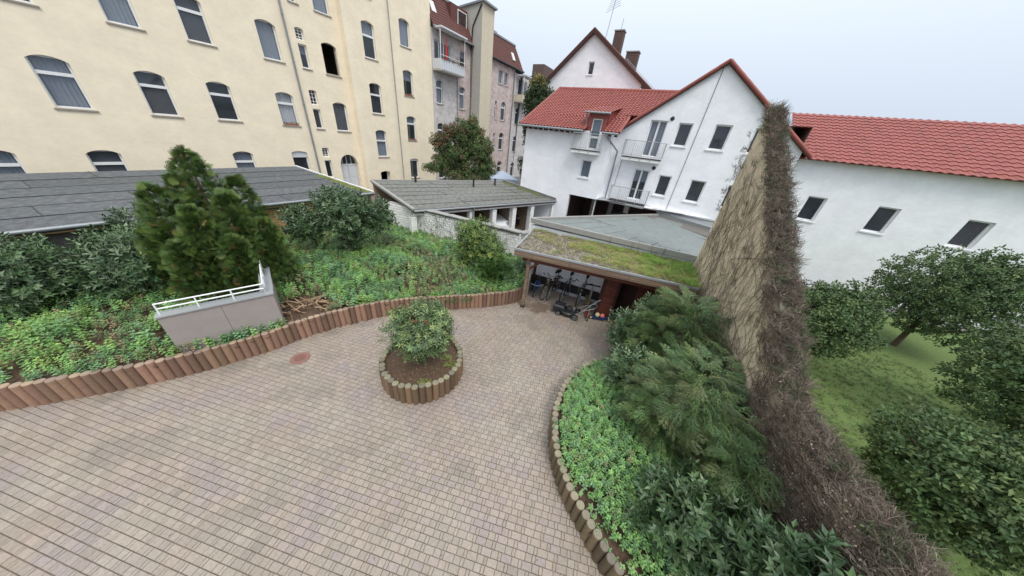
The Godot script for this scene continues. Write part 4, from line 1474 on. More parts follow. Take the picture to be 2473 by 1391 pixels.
func garages() -> void:
	# --- long garage row with open bays towards the yard
	var FL := Vector3(-5.18, 1.95, -12.79)
	var FR := Vector3(2.35, 1.93, -19.4)
	var BR := Vector3(-1.55, 2.42, -21.45)
	var BL := Vector3(-8.9, 2.42, -16.1)
	var root := thing("garage_row", "long white brick garage row with dark felt roof and open bays", "garage", Vector3(-2, -0.2, -16))
	var e := (FR - FL)
	var length := Vector2(e.x, e.z).length()
	e = Vector3(e.x, 0, e.z).normalized()
	var n := Vector3(-e.z, 0, e.x)   # towards the yard
	if n.z < 0: n = -n
	obj("roof_deck", slab(FL, FR, BR, BL, 0.14), M["bitumen"], root)
	roof_sheets(root, FL, FR, BR, BL, 7, "bitumen")
	# walls: back, two ends, bay dividers
	var bw := quad_wall(BL + n * 0.2, BR + n * 0.2, -0.2, 2.28, 2.28, -n, 0.2)
	obj("back_wall", bw, M["brown_brick"], root)
	var bays := [0.0, 1.72, 3.32, 4.9, 6.45, 8.0, length]
	for k in bays.size():
		var o: Vector3 = FL + e * bays[k]
		o.y = 0
		# pillar of white blocks at the front
		var pl := MB.new()
		pl.box(o + UP * 0.72 - n * 0.27, e * 0.13, UP * 0.93, n * 0.17)
		var po := obj("pillar", pl, M["mortar_white"], root)
		for q in [[o - n * 0.1 - e * 0.14, e, n, 0.28], [o - n * 0.44 - e * 0.13, n, -e, 0.34], [o - n * 0.1 + e * 0.13, -n, e, 0.34]]:
			obj("brick", brick_face(q[0], q[1], q[2], q[3], -0.2, func(_u): return 1.66, 0.2, 0.1, 0.012, 0.06), M["white_brick"], po).set_meta("kind", "stuff")
		# divider running back, in brown brick
		if k > 0:
			var dv := MB.new()
			dv.box(o + UP * 0.85 - n * 2.2, e * 0.06, UP * 1.05, n * 1.75)
			var dvo := obj("divider", dv, M["mortar"], root)
			obj("brick", brick_face(o - n * 3.9 - e * 0.06, n, -e, 3.4, -0.2, func(_u): return 1.8, 0.25, 0.11, 0.014, 0.12), M["brown_brick"], dvo).set_meta("kind", "stuff")
	var lin_ := MB.new()
	lin_.box(FL.lerp(FR, 0.5) * Vector3(1, 0, 1) + UP * 1.71 - n * 0.25, e * length / 2, UP * 0.07, n * 0.14)
	obj("lintel", lin_, M["mortar_white"], root)
	obj("brick", brick_face(FL * Vector3(1, 0, 1) - n * 0.11, e, n, length, 1.645, func(_u): return 1.8, 0.09, 0.14, 0.012, 0.06), M["white_brick"], root).set_meta("kind", "stuff")
	var fs := MB.new()
	fs.bar(FL - UP * 0.1 - n * 0.02, FR - UP * 0.1 - n * 0.02, 0.03, 0.16)
	obj("fascia", fs, M["wood_red"], root)
	var gt := MB.new()
	gt.tube([FL + n * 0.07 - UP * 0.05, FR + n * 0.07 - UP * 0.05], 0.055, 8)
	obj("gutter", gt, M["zinc"], root)
	var dp := MB.new()
	var d0 := FL + e * 3.36 + n * 0.07
	dp.tube([d0 - UP * 0.05, d0 - UP * 0.2, d0 - UP * 0.34 - n * 0.1, Vector3(d0.x, -0.2, d0.z) - n * 0.1], 0.045, 8)
	obj("downpipe", dp, M["zinc"], root)
	# kerb board at the back and the raised mossy verge along the white house
	var kb := MB.new()
	kb.bar(BL + UP * 0.04, BR + UP * 0.04, 0.1, 0.1)
	kb.bar(FL + UP * 0.02, BL + UP * 0.02, 0.16, 0.1)
	obj("roof_edge", kb, M["coping"], root)
	var vg := MB.new()
	vg.bar(BR + UP * 0.07, FR + UP * 0.07, 0.28, 0.16)
	obj("roof_edge", vg, M["bitumen"], root)
	for k in 26:
		var t := rv(0.05, 0.75)
		var ms := MB.new()
		var o := BR.lerp(FR, t) - e * rv(0.12, 0.3) + UP * 0.02
		ms.lathe([Vector2(rv(0.08, 0.2), 0), Vector2(0.06, 0.03), Vector2(0, 0.04)], 7, Transform3D(Basis(UP, rv(0, 6)).scaled(Vector3(1.5, 1, 1)), o))
		obj("moss", ms, M["moss"], root)
	for q in [[1004, 442], [1143.5, 449], [1195, 447]]:
		var p := gp(q[0], q[1], 2.36)
		var vt := MB.new()
		vt.tube([p - UP * 0.1, p + UP * 0.36], 0.06, 10)
		vt.tube([p + UP * 0.36, p + UP * 0.42], 0.085, 10)
		obj("vent_pipe", vt, M["iron"], root)
	# --- garage at the side, cream brick with a dark felt roof
	var f2 := Vector3(-7.88, 2.2, -14.3)
	var f1 := Vector3(-15.6, 2.2, -0.9)
	var b1 := Vector3(-21.2, 2.62, -3.4)
	var b2 := Vector3(-13.85, 2.62, -16.8)
	var g := thing("garage", "side garage of tan brick with dark felt roof and mossy edge", "garage", Vector3(-11, -0.2, -10))
	obj("roof_deck", slab(f1, f2, b2, b1, 0.12), M["bitumen_dark"], g)
	roof_sheets(g, f1, f2, b2, b1, 6, "bitumen_dark")
	var ed := MB.new()
	ed.bar(f2 + UP * 0.03, b2 + UP * 0.03, 0.09, 0.08)
	obj("roof_edge", ed, M["sill_white"], g)
	var ee := (f2 - f1) * Vector3(1, 0, 1)
	var el := ee.length()
	ee = ee.normalized()
	var en := Vector3(-ee.z, 0, ee.x)
	if en.x < 0: en = -en
	obj("wall", quad_wall(f1 - en * 0.3, f2 - en * 0.3, -0.2, 2.1, 2.1, en, 0.2), M["mortar"], g)
	obj("brick", brick_face((f1 - en * 0.3) * Vector3(1, 0, 1) + ee * (el - 8.2), ee, en, 8.2, 0.4, func(_u): return 1.95, 0.2, 0.072, 0.012, 0.14), M["tan_brick"], g).set_meta("kind", "stuff")
	var fc := MB.new()
	fc.bar(f1 - UP * 0.12 - en * 0.08, f2 - UP * 0.12 - en * 0.08, 0.1, 0.1)
	obj("fascia", fc, M["tan_brick"], g)
	var gg := MB.new()
	gg.tube([f1 + en * 0.05 - UP * 0.02, f2 + en * 0.05 - UP * 0.02], 0.06, 8)
	obj("gutter", gg, M["zinc"], g)
	for k in 60:
		var t := rv(0.02, 0.62)
		var ms := MB.new()
		var o := f2.lerp(b2, t) - ee * rv(0.06, 0.3) + UP * 0.015
		ms.lathe([Vector2(rv(0.08, 0.2), 0), Vector2(0.06, 0.03), Vector2(0, 0.04)], 7, Transform3D(Basis(UP, rv(0, 6)).scaled(Vector3(1.6, 1, 1)), o))
		obj("moss", ms, M["moss"], g)
	# --- two cars parked in the bays
	parked_car("parked_car", "white car parked in a bay of the garage row", FL + e * 5.7 - n * 0.35, n, "car_white")
	parked_car("parked_car", "dark car parked in the garage bay next to the white house", FL + e * 7.25 - n * 1.2, n, "car_dark")


func parked_car(called: String, label: String, front: Vector3, n: Vector3, paint: String) -> void:
	# front bumper at front, car runs back along -n
	var x := n
	var z := Vector3(-n.z, 0, n.x)
	var root := thing(called, label, "car", Vector3(front.x, -0.2, front.z) - n * 2)
	var o := Vector3(front.x, -0.2, front.z)
	# side profile of the body (distance back, height), half width varies with height
	var low := [[0.0, 0.32], [0.03, 0.62], [0.25, 0.82], [1.0, 0.98], [1.15, 1.0], [1.75, 1.42], [2.2, 1.5], [3.2, 1.46], [3.9, 1.05], [4.1, 0.95], [4.15, 0.35]]
	var w := [0.62, 0.74, 0.8, 0.84, 0.84, 0.66, 0.62, 0.62, 0.76, 0.78, 0.74]
	var body := MB.new()
	for i in low.size() - 1:
		var a: Array = low[i]
		var b: Array = low[i + 1]
		var pa: Vector3 = o - x * a[0] + UP * a[1]
		var pb: Vector3 = o - x * b[0] + UP * b[1]
		body.face([pa - z * w[i], pa + z * w[i], pb + z * w[i + 1], pb - z * w[i + 1]], UP + x * 0.4)
		for s in [-1.0, 1.0]:
			var ba: Vector3 = o - x * clampf(a[0], 0.05, 4.1) + UP * 0.3 + z * s * 0.84
			var bb: Vector3 = o - x * clampf(b[0], 0.05, 4.1) + UP * 0.3 + z * s * 0.84
			body.face([pa + z * s * w[i], pb + z * s * w[i + 1], bb, ba], z * s)
	body.face([o + UP * 0.3 - z * 0.8, o + UP * 0.3 + z * 0.8, o + UP * 0.62 - x * 0.03 + z * 0.74, o + UP * 0.62 - x * 0.03 - z * 0.74], x)
	obj("body", body, M[paint], root)
	var ws := MB.new()
	ws.face([o - x * 1.2 + UP * 1.035 - z * 0.76, o - x * 1.2 + UP * 1.035 + z * 0.76, o - x * 1.72 + UP * 1.415 + z * 0.6, o - x * 1.72 + UP * 1.415 - z * 0.6], UP + x)
	obj("windscreen", ws, M["plastic_black"], root)
	for s in [-1.0, 1.0]:
		var hl := MB.new()
		hl.box(o - x * 0.14 + UP * 0.7 + z * s * 0.6, x * 0.12, UP * 0.07, z * 0.14)
		obj("headlight", hl, M["steel"], root)
		for k in [0.8, 3.3]:
			var wh := MB.new()
			wh.tube([o - x * k + UP * 0.31 + z * s * 0.68, o - x * k + UP * 0.31 + z * s * 0.86], 0.31, 18)
			obj("wheel", wh, M["rubber"], root)
	var gr := MB.new()
	gr.box(o + UP * 0.42 + x * 0.005, x * 0.02, UP * 0.1, z * 0.5)
	obj("grille", gr, M["plastic_black"], root)


func boundary_wall() -> void:
	# white painted block wall between the bank and the garage yard
	var a := Vector3(-7.0, 0, -13.95)
	var b := Vector3(0.08, 0, -11.36)
	var c := Vector3(0.75, 0, -11.95)
	var root := thing("garden_wall", "white painted block wall with grey coping behind the planted bank", "wall", Vector3(-3, 0.3, -12.6))
	var e := (b - a).normalized()
	var l := a.distance_to(b)
	var n := Vector3(-e.z, 0, e.x)
	if n.z < 0: n = -n
	var split := 1.95
	obj("wall", quad_wall(a, b, 0.0, 1.9, 1.86, n, 0.22), M["mortar_white"], root)
	obj("brick", brick_face(a, e, n, l, 0.5, func(_u): return 1.86, 0.25, 0.125, 0.018, 0.06), M["white_brick"], root).set_meta("kind", "stuff")
	var base := quad_wall(a + n * 0.012, b + n * 0.012, 0.0, 0.46, 0.46, n, 0.03)
	obj("base_course", base, M["dark_base"], root)
	var r := (c - b).normalized()
	var rn := Vector3(-r.z, 0, r.x)
	if rn.x < 0: rn = -rn
	obj("wall", quad_wall(b, c, 0.0, 1.86, 1.86, rn, 0.22), M["mortar_white"], root)
	obj("brick", brick_face(b, r, rn, b.distance_to(c), 0.5, func(_u): return 1.86, 0.25, 0.125, 0.018, 0.06), M["white_brick"], root).set_meta("kind", "stuff")
	# coping: sheet metal lengths with a dark drip edge
	var nseg := 6
	for k in nseg:
		var cp := MB.new()
		var p := (a + e * split).lerp(b, float(k) / nseg)
		var q := (a + e * split).lerp(b, (k + 0.996) / nseg)
		cp.bar(p + UP * 1.93 - n * 0.1, q + UP * 1.9 - n * 0.1, 0.34, 0.05)
		obj("coping", cp, M["coping"], root)
	var cq := MB.new()
	cq.bar(b + UP * 1.9 + e * 0.05, c + UP * 1.9, 0.34, 0.05)
	obj("coping", cq, M["coping"], root)
	var dr := MB.new()
	dr.bar(a + e * split + UP * 1.885 + n * 0.06, b + UP * 1.855 + n * 0.06, 0.02, 0.06)
	obj("drip_edge", dr, M["dark_base"], root)


func flat_roof_garage() -> void:
	var A := Vector3(0.48, 2.66, -10.78)
	var B := Vector3(8.6, 2.12, -17.2)
	var C := Vector3(11.2, 1.86, -15.95)
	var D := Vector3(6.3, 2.6, -8.5)
	var root := thing("flat_roof_garage", "flat garage roof of pale grey-green sheets with a metal parapet edge", "garage", Vector3(6, -0.2, -12))
	obj("roof_deck", slab(D, C, B, A, 0.1), M["membrane"], root)
	roof_sheets(root, A + UP * 0.001, B, C, D + UP * 0.001, 7, "membrane", 0.022)
	# a darker strip of newer sheet along the white house
	var ns := MB.new()
	var p0 := C.lerp(B, 0.0)
	ns.face([A.lerp(B, 0.86) + UP * 0.032, D.lerp(C, 0.66) + UP * 0.032, C + UP * 0.03, B + UP * 0.03], UP)
	obj("roof_sheet", ns, M["membrane_wet"], root)
	var n := Vector3(-0.39, 0, 0.92)
	obj("wall", quad_wall(A + n * 0.02, D + n * 0.02, -0.2, 2.5, 2.5, n, 0.2), M["white_wall"], root)
	obj("wall", quad_wall(A, B, -0.2, 2.5, 2.0, Vector3(-0.62, 0, -0.78), 0.2), M["white_wall"], root)
	# parapet edge in lengths
	for k in 5:
		var cp := MB.new()
		cp.bar(A.lerp(D, k / 5.0) + UP * 0.03 + n * 0.06, A.lerp(D, (k + 0.996) / 5.0) + UP * 0.03 + n * 0.06, 0.1, 0.19)
		obj("edge_trim", cp, M["coping"], root)
	for k in 7:
		var cp := MB.new()
		cp.bar(A.lerp(B, k / 7.0) + UP * 0.06, A.lerp(B, (k + 0.996) / 7.0) + UP * 0.06, 0.12, 0.12)
		obj("edge_trim", cp, M["coping"], root)
	var kb := MB.new()
	kb.bar(B + UP * 0.1, C + UP * 0.1, 0.14, 0.2)
	obj("edge_trim", kb, M["membrane"], root)
	# low roof of the next outbuilding in the passage mouth
	var lo := thing("lean_to_roof", "small dark lean-to roof in front of the passage under the white house", "roof", gp(1490, 515, 1.6))
	obj("roof_plate", slab(gp(1458, 522, 1.7), gp(1500, 506, 1.7), gp(1512, 516, 1.8), gp(1470, 528, 1.8), 0.08), M["iron"], lo)


var IVY_A := Vector3(5.93, 0, -8.41)
var IVY_D := Vector3(sin(deg_to_rad(194.3)), 0, -cos(deg_to_rad(194.3)))   # from the far corner towards the court
var IVY_N := Vector3(-cos(deg_to_rad(14.3)), 0, -sin(deg_to_rad(14.3)))


func ivy_top(u: float) -> float: return maxf(6.75 - 0.8 * u, 2.3)


func neighbour_house() -> void:
	# what stands of the neighbour's gable: a thick rendered wall whose top falls towards the court and runs on as a garden wall
	var root := thing("neighbour_gable_wall", "tall beige rendered boundary gable wall whose sloping top falls to a garden wall", "wall", IVY_A + IVY_D * 4)
	var th := IVY_N * -0.24
	var f := MB.new()
	var us := [0.0, 5.56, 13.0]
	for i in 2:
		var a: Vector3 = IVY_A + IVY_D * us[i]
		var b: Vector3 = IVY_A + IVY_D * us[i + 1]
		var q := [a - UP * 0.2, b - UP * 0.2, b + UP * ivy_top(us[i + 1]), a + UP * ivy_top(us[i])]
		f.face(q, IVY_N)
		f.face([q[0] + th, q[1] + th, q[2] + th, q[3] + th], -IVY_N)
		f.face([q[2], q[3], q[3] + th, q[2] + th], UP)
		if i == 0: f.face([q[0], q[3], q[3] + th, q[0] + th], -IVY_D)
	obj("gable_wall", f, M["ivy_plaster"], root)
	for i in 2:
		var a: Vector3 = IVY_A + IVY_D * us[i] + UP * (ivy_top(us[i]) + 0.03) + th * 0.5
		var b: Vector3 = IVY_A + IVY_D * us[i + 1] + UP * (ivy_top(us[i + 1]) + 0.03) + th * 0.5
		var n := int(a.distance_to(b) / 0.6)
		for k in n:
			var cp := MB.new()
			cp.bar(a.lerp(b, float(k) / n), a.lerp(b, (k + 0.98) / n), 0.27, 0.045)
			obj("coping_stone", cp, M["old_stone"], root)
	# the neighbour's lawn behind it
	var g := MB.new()
	g.face([Vector3(6.4, -0.16, -8.4), Vector3(11.5, -0.16, -15.6), Vector3(40, -0.16, -1), Vector3(40, -0.16, 20), Vector3(3.0, -0.16, 20), Vector3(4.0, -0.16, 0)], UP)
	structure("lawn", g, M["lawn"])


# ---------------------------------------------------------------- carport
var CP := {"FL": Vector3(-0.05, 2.3, -8.34), "FR": Vector3(5.3, 2.3, -6.88), "BR": Vector3(5.98, 2.34, -8.66), "BL": Vector3(0.62, 2.34, -10.62)}


func plank(root: Node3D, called: String, a: Vector3, b: Vector3, w: float, h: float, m: String) -> MeshInstance3D:
	var mb := MB.new()
	var f := rv(0.85, 1.12)
	mb.col = Color(f, f * rv(0.96, 1.03), f * rv(0.94, 1.04))
	mb.bar(a, b, w, h)
	return obj(called, mb, M[m], root)


func carport() -> void:
	var root := thing("carport", "wooden carport with weathered fascia and overgrown roof against the white garage", "carport", Vector3(2.5, 0, -8.7))
	var FL: Vector3 = CP.FL
	var FR: Vector3 = CP.FR
	var BR: Vector3 = CP.BR
	var BL: Vector3 = CP.BL
	var e := ((FR - FL) * Vector3(1, 0, 1)).normalized()
	var n := Vector3(-e.z, 0, e.x)
	obj("roof_deck", slab(FL, FR, BR, BL, 0.06), M["wood_dark"], root)
	var sub := MB.new()
	sub.face([FL + UP * 0.02, FR + UP * 0.02, BR + UP * 0.02, BL + UP * 0.02], UP)
	obj("roof_substrate", sub, M["substrate"], root)
	# metal edge, fascia boards in lengths
	var me := MB.new()
	me.bar(FL + UP * 0.03 + n * 0.02, FR + UP * 0.03 + n * 0.02, 0.05, 0.06)
	me.bar(BL + UP * 0.03, FL + UP * 0.03, 0.06, 0.06)
	obj("edge_strip", me, M["galvanised"], root)
	for k in 3:
		plank(root, "fascia_board", FL.lerp(FR, k / 3.0) - UP * 0.1 + n * 0.02, FL.lerp(FR, (k + 0.997) / 3.0) - UP * 0.1 + n * 0.02, 0.03, 0.2, "wood_grey")
	plank(root, "fascia_board", BL - UP * 0.1, FL - UP * 0.1, 0.03, 0.2, "wood_grey")
	# beam, rafters, posts
	plank(root, "beam", FL + e * 0.25 - n * 0.25 - UP * 0.3, FR - n * 0.25 - UP * 0.3, 0.12, 0.22, "wood_red")
	plank(root, "beam", BL + e * 0.15 + n * 0.25 - UP * 0.3, BR + n * 0.2 - UP * 0.3, 0.12, 0.2, "wood_dark")
	for k in 9:
		var t := 0.06 + k * 0.11
		plank(root, "rafter", FL.lerp(FR, t) - n * 0.05 - UP * 0.14, BL.lerp(BR, t) - UP * 0.14, 0.07, 0.14, "wood_dark")
	for q in [[Vector3(0.48, 0, -8.44), "wood_grey"], [Vector3(0.88, 0, -10.28), "wood_dark"]]:
		var o: Vector3 = q[0]
		var ps := MB.new()
		ps.box(o + UP * 1.06, e * 0.055, UP * 0.99, n * 0.055)
		var po := obj("post", ps, M[q[1]], root)
		var ft := MB.new()
		ft.box(o + UP * 0.035, e * 0.07, UP * 0.035, n * 0.07)
		obj("post_foot", ft, M["iron"], po)
	plank(root, "brace", Vector3(0.48, 1.55, -8.44), Vector3(0.48, 1.98, -8.44) + e * 0.42, 0.06, 0.08, "wood_red")
	# shed under its far half: slatted panel, door gap, upright boards
	var s0 := Vector3(3.21, 0, -8.33)
	var back := Vector3(3.62, 0, -9.5)
	for k in 18:
		var y := 0.1 + k * 0.108
		plank(root, "slat", s0 + UP * y, s0 + e * 0.46 + UP * y, 0.022, 0.098, "wood_red")
		plank(root, "slat", s0 + UP * y - n * 0.03, back + UP * y, 0.022, 0.098, "wood_red")
	plank(root, "corner_post", s0 - UP * 0.0, s0 + UP * 2.05, 0.09, 0.09, "wood_dark")
	plank(root, "corner_post", s0 + e * 0.5, s0 + e * 0.5 + UP * 2.05, 0.07, 0.07, "wood_dark")
	for k in 14:
		var p := s0 + e * (1.15 + k * 0.105) + n * 0.0
		plank(root, "board", p, p + UP * 2.05, 0.098, 0.02, "wood_red")
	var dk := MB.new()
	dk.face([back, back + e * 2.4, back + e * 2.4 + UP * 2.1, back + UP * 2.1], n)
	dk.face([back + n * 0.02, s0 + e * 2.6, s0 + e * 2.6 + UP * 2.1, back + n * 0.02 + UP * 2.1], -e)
	obj("shed_shade_lining", dk, M["wood_dark"], root)  # dark sheets: shade of the shed interior put into the colour
	# dark base course on the white wall behind the bicycles
	var bc := MB.new()
	bc.bar(Vector3(0.62, 0.17, -10.68), Vector3(3.7, 0.17, -9.47), 0.03, 0.34)
	obj("base_course", bc, M["dark_base"], root)
	plank(root, "rail", Vector3(0.9, 0.36, -10.52), Vector3(3.55, 0.36, -9.5), 0.04, 0.06, "wood_dark")


func wheel(root: Node3D, o: Vector3, axis: Vector3, r: float, tyre: float, spokes := 12) -> void:
	var t := MB.new()
	t.ring(o, axis, r - tyre, tyre, 28, 6)
	var w := obj("wheel", t, M["rubber"], root)
	var rm := MB.new()
	rm.ring(o, axis, r - tyre * 2.1, tyre * 0.45, 24, 5)
	obj("rim", rm, M["steel"], w)
	var x := axis.cross(UP).normalized()
	var y := axis.cross(x).normalized()
	var sp := MB.new()
	for k in spokes:
		var a := TAU * k / spokes
		sp.tube([o + axis * 0.02 * (1 if k % 2 else -1), o + (x * cos(a) + y * sin(a)) * (r - tyre * 2.2)], 0.0025, 3, false)
	sp.tube([o - axis * 0.045, o + axis * 0.045], 0.018, 8)
	obj("spokes", sp, M["steel"], w)


func bicycle(label: String, front: Vector3, heading: Vector3, frame_mat: String, step := false, lamp := false) -> void:
	# front wheel touches the ground at front; heading points forwards
	var x := heading.normalized()
	var z := Vector3(-x.z, 0, x.x)
	var base := front - x * 0.5
	var root := thing("bicycle", label, "bicycle", base, "bicycles under the carport")
	var r := 0.335
	var fw := front + UP * r
	var rw := front - x * 1.02 + UP * r
	wheel(root, fw, z, r, 0.02)
	wheel(root, rw, z, r, 0.02)
	var bb := rw + x * 0.42 - UP * 0.04
	var seat := rw + x * 0.2 + UP * 0.5
	var head := fw - x * 0.24 + UP * 0.52
	var head2 := fw - x * 0.2 + UP * 0.38
	var fr := MB.new()
	fr.tube([bb, seat + UP * 0.02], 0.016, 6)
	fr.tube([bb, head2], 0.02, 6)
	fr.tube([seat - UP * (0.22 if step else 0.02), head - UP * (0.06 if not step else 0.1)], 0.017, 6)
	fr.tube([head + UP * 0.03, head2 - UP * 0.02], 0.022, 6)
	for s in [-0.05, 0.05]:
		fr.tube([bb + z * s * 0.5, rw + z * s], 0.01, 5)
		fr.tube([seat - UP * 0.04, rw + z * s], 0.009, 5)
	obj("frame", fr, M[frame_mat], root)
	var fk := MB.new()
	for s in [-0.05, 0.05]: fk.tube([head2 + z * s * 0.6, fw - x * 0.06 + UP * 0.2 + z * s, fw + z * s], 0.012, 5)
	obj("fork", fk, M[frame_mat], root)
	var hb := MB.new()
	var st := head + UP * 0.12 + x * 0.02
	hb.tube([head, st], 0.014, 6)
	hb.tube([st - z * 0.31 - x * 0.1, st - z * 0.2, st, st + z * 0.2, st + z * 0.31 - x * 0.1], 0.012, 6)
	obj("handlebar", hb, M["steel"], root)
	for s in [-1.0, 1.0]:
		var gp_ := MB.new()
		gp_.tube([st + z * s * 0.2, st + z * s * 0.33 - x * 0.11], 0.018, 6)
		obj("grip", gp_, M["rubber"], root)
	var sd := MB.new()
	var sp := seat + UP * 0.12
	fr = MB.new()
	sd.tube([sp - x * 0.13, sp - x * 0.05, sp + x * 0.12], [0.07, 0.06, 0.02], 8)
	sd.tube([seat, sp], 0.013, 6)
	obj("saddle", sd, M["rubber"], root)
	var ck := MB.new()
	ck.ring(bb + z * 0.05, z, 0.09, 0.008, 18, 4)
	ck.tube([bb + z * 0.06, bb + z * 0.08 + x * 0.12 - UP * 0.12], 0.01, 5)
	ck.tube([bb - z * 0.06, bb - z * 0.08 - x * 0.12 + UP * 0.12], 0.01, 5)
	obj("crank", ck, M["iron"], root)
	if lamp:
		var lm := MB.new()
		lm.lathe([Vector2(0.02, -0.06), Vector2(0.045, 0), Vector2(0, 0.004)], 10, Transform3D(Basis(z, x, z.cross(x)), head + x * 0.1))
		obj("front_lamp", lm, M["steel"], root)
		var mg := MB.new()
		var pts := []
		for k in 9:
			var a := deg_to_rad(20 + k * 16)
			pts.append(fw + (x * cos(a) + UP * sin(a)) * (r + 0.025))
		mg.tube(pts, 0.022, 5)
		obj("mudguard", mg, M["plastic_black"], root)


func scooter(label: String, o: Vector3, heading: Vector3, deck: String, s := 1.0) -> void:
	var x := heading.normalized()
	var z := Vector3(-x.z, 0, x.x)
	var root := thing("kick_scooter", label, "scooter", o)
	var d := MB.new()
	d.box(o + UP * 0.11 * s, x * 0.24 * s, UP * 0.018 * s, z * 0.07 * s)
	d.tube([o + x * 0.22 * s + UP * 0.11 * s, o + x * 0.34 * s + UP * 0.2 * s], 0.025 * s, 6)
	obj("deck", d, M[deck], root)
	var st := MB.new()
	var h := o + x * 0.36 * s + UP * 0.1 * s
	st.tube([h, h - x * 0.06 * s + UP * 0.62 * s], 0.016 * s, 6)
	obj("stem", st, M["steel"], root)
	var hb := MB.new()
	var t := h - x * 0.06 * s + UP * 0.62 * s
	hb.tube([t - z * 0.18 * s, t + z * 0.18 * s], 0.018 * s, 6)
	obj("handlebar", hb, M["rubber"], root)
	for k in [[0.38, 0.0], [-0.28, 0.0]]:
		var w := MB.new()
		w.tube([o + x * k[0] * s + UP * 0.075 * s - z * 0.018, o + x * k[0] * s + UP * 0.075 * s + z * 0.018], 0.075 * s, 14)
		var wo := obj("wheel", w, M["rubber"], root)
		var hbm := MB.new()
		hbm.tube([o + x * k[0] * s + UP * 0.075 * s - z * 0.021, o + x * k[0] * s + UP * 0.075 * s + z * 0.021], 0.045 * s, 12)
		obj("hub", hbm, M["ball_cream"], wo)


func ball(label: String, o: Vector3, r: float, m: String) -> void:
	var mb := MB.new()
	var prof := []
	for k in 13: prof.append(Vector2(sin(PI * k / 12) * r, -cos(PI * k / 12) * r))
	mb.lathe(prof, 20, Transform3D(Basis(), o + UP * r))
	var root := thing("ball", label, "ball", o)
	var b := obj("cover", mb, M[m], root)
	var sm := MB.new()
	sm.ring(o + UP * r, Vector3(0.3, 0.2, 0.9).normalized(), r * 1.0, 0.003, 24, 4)
	obj("seam", sm, M["shutter_white"], b)


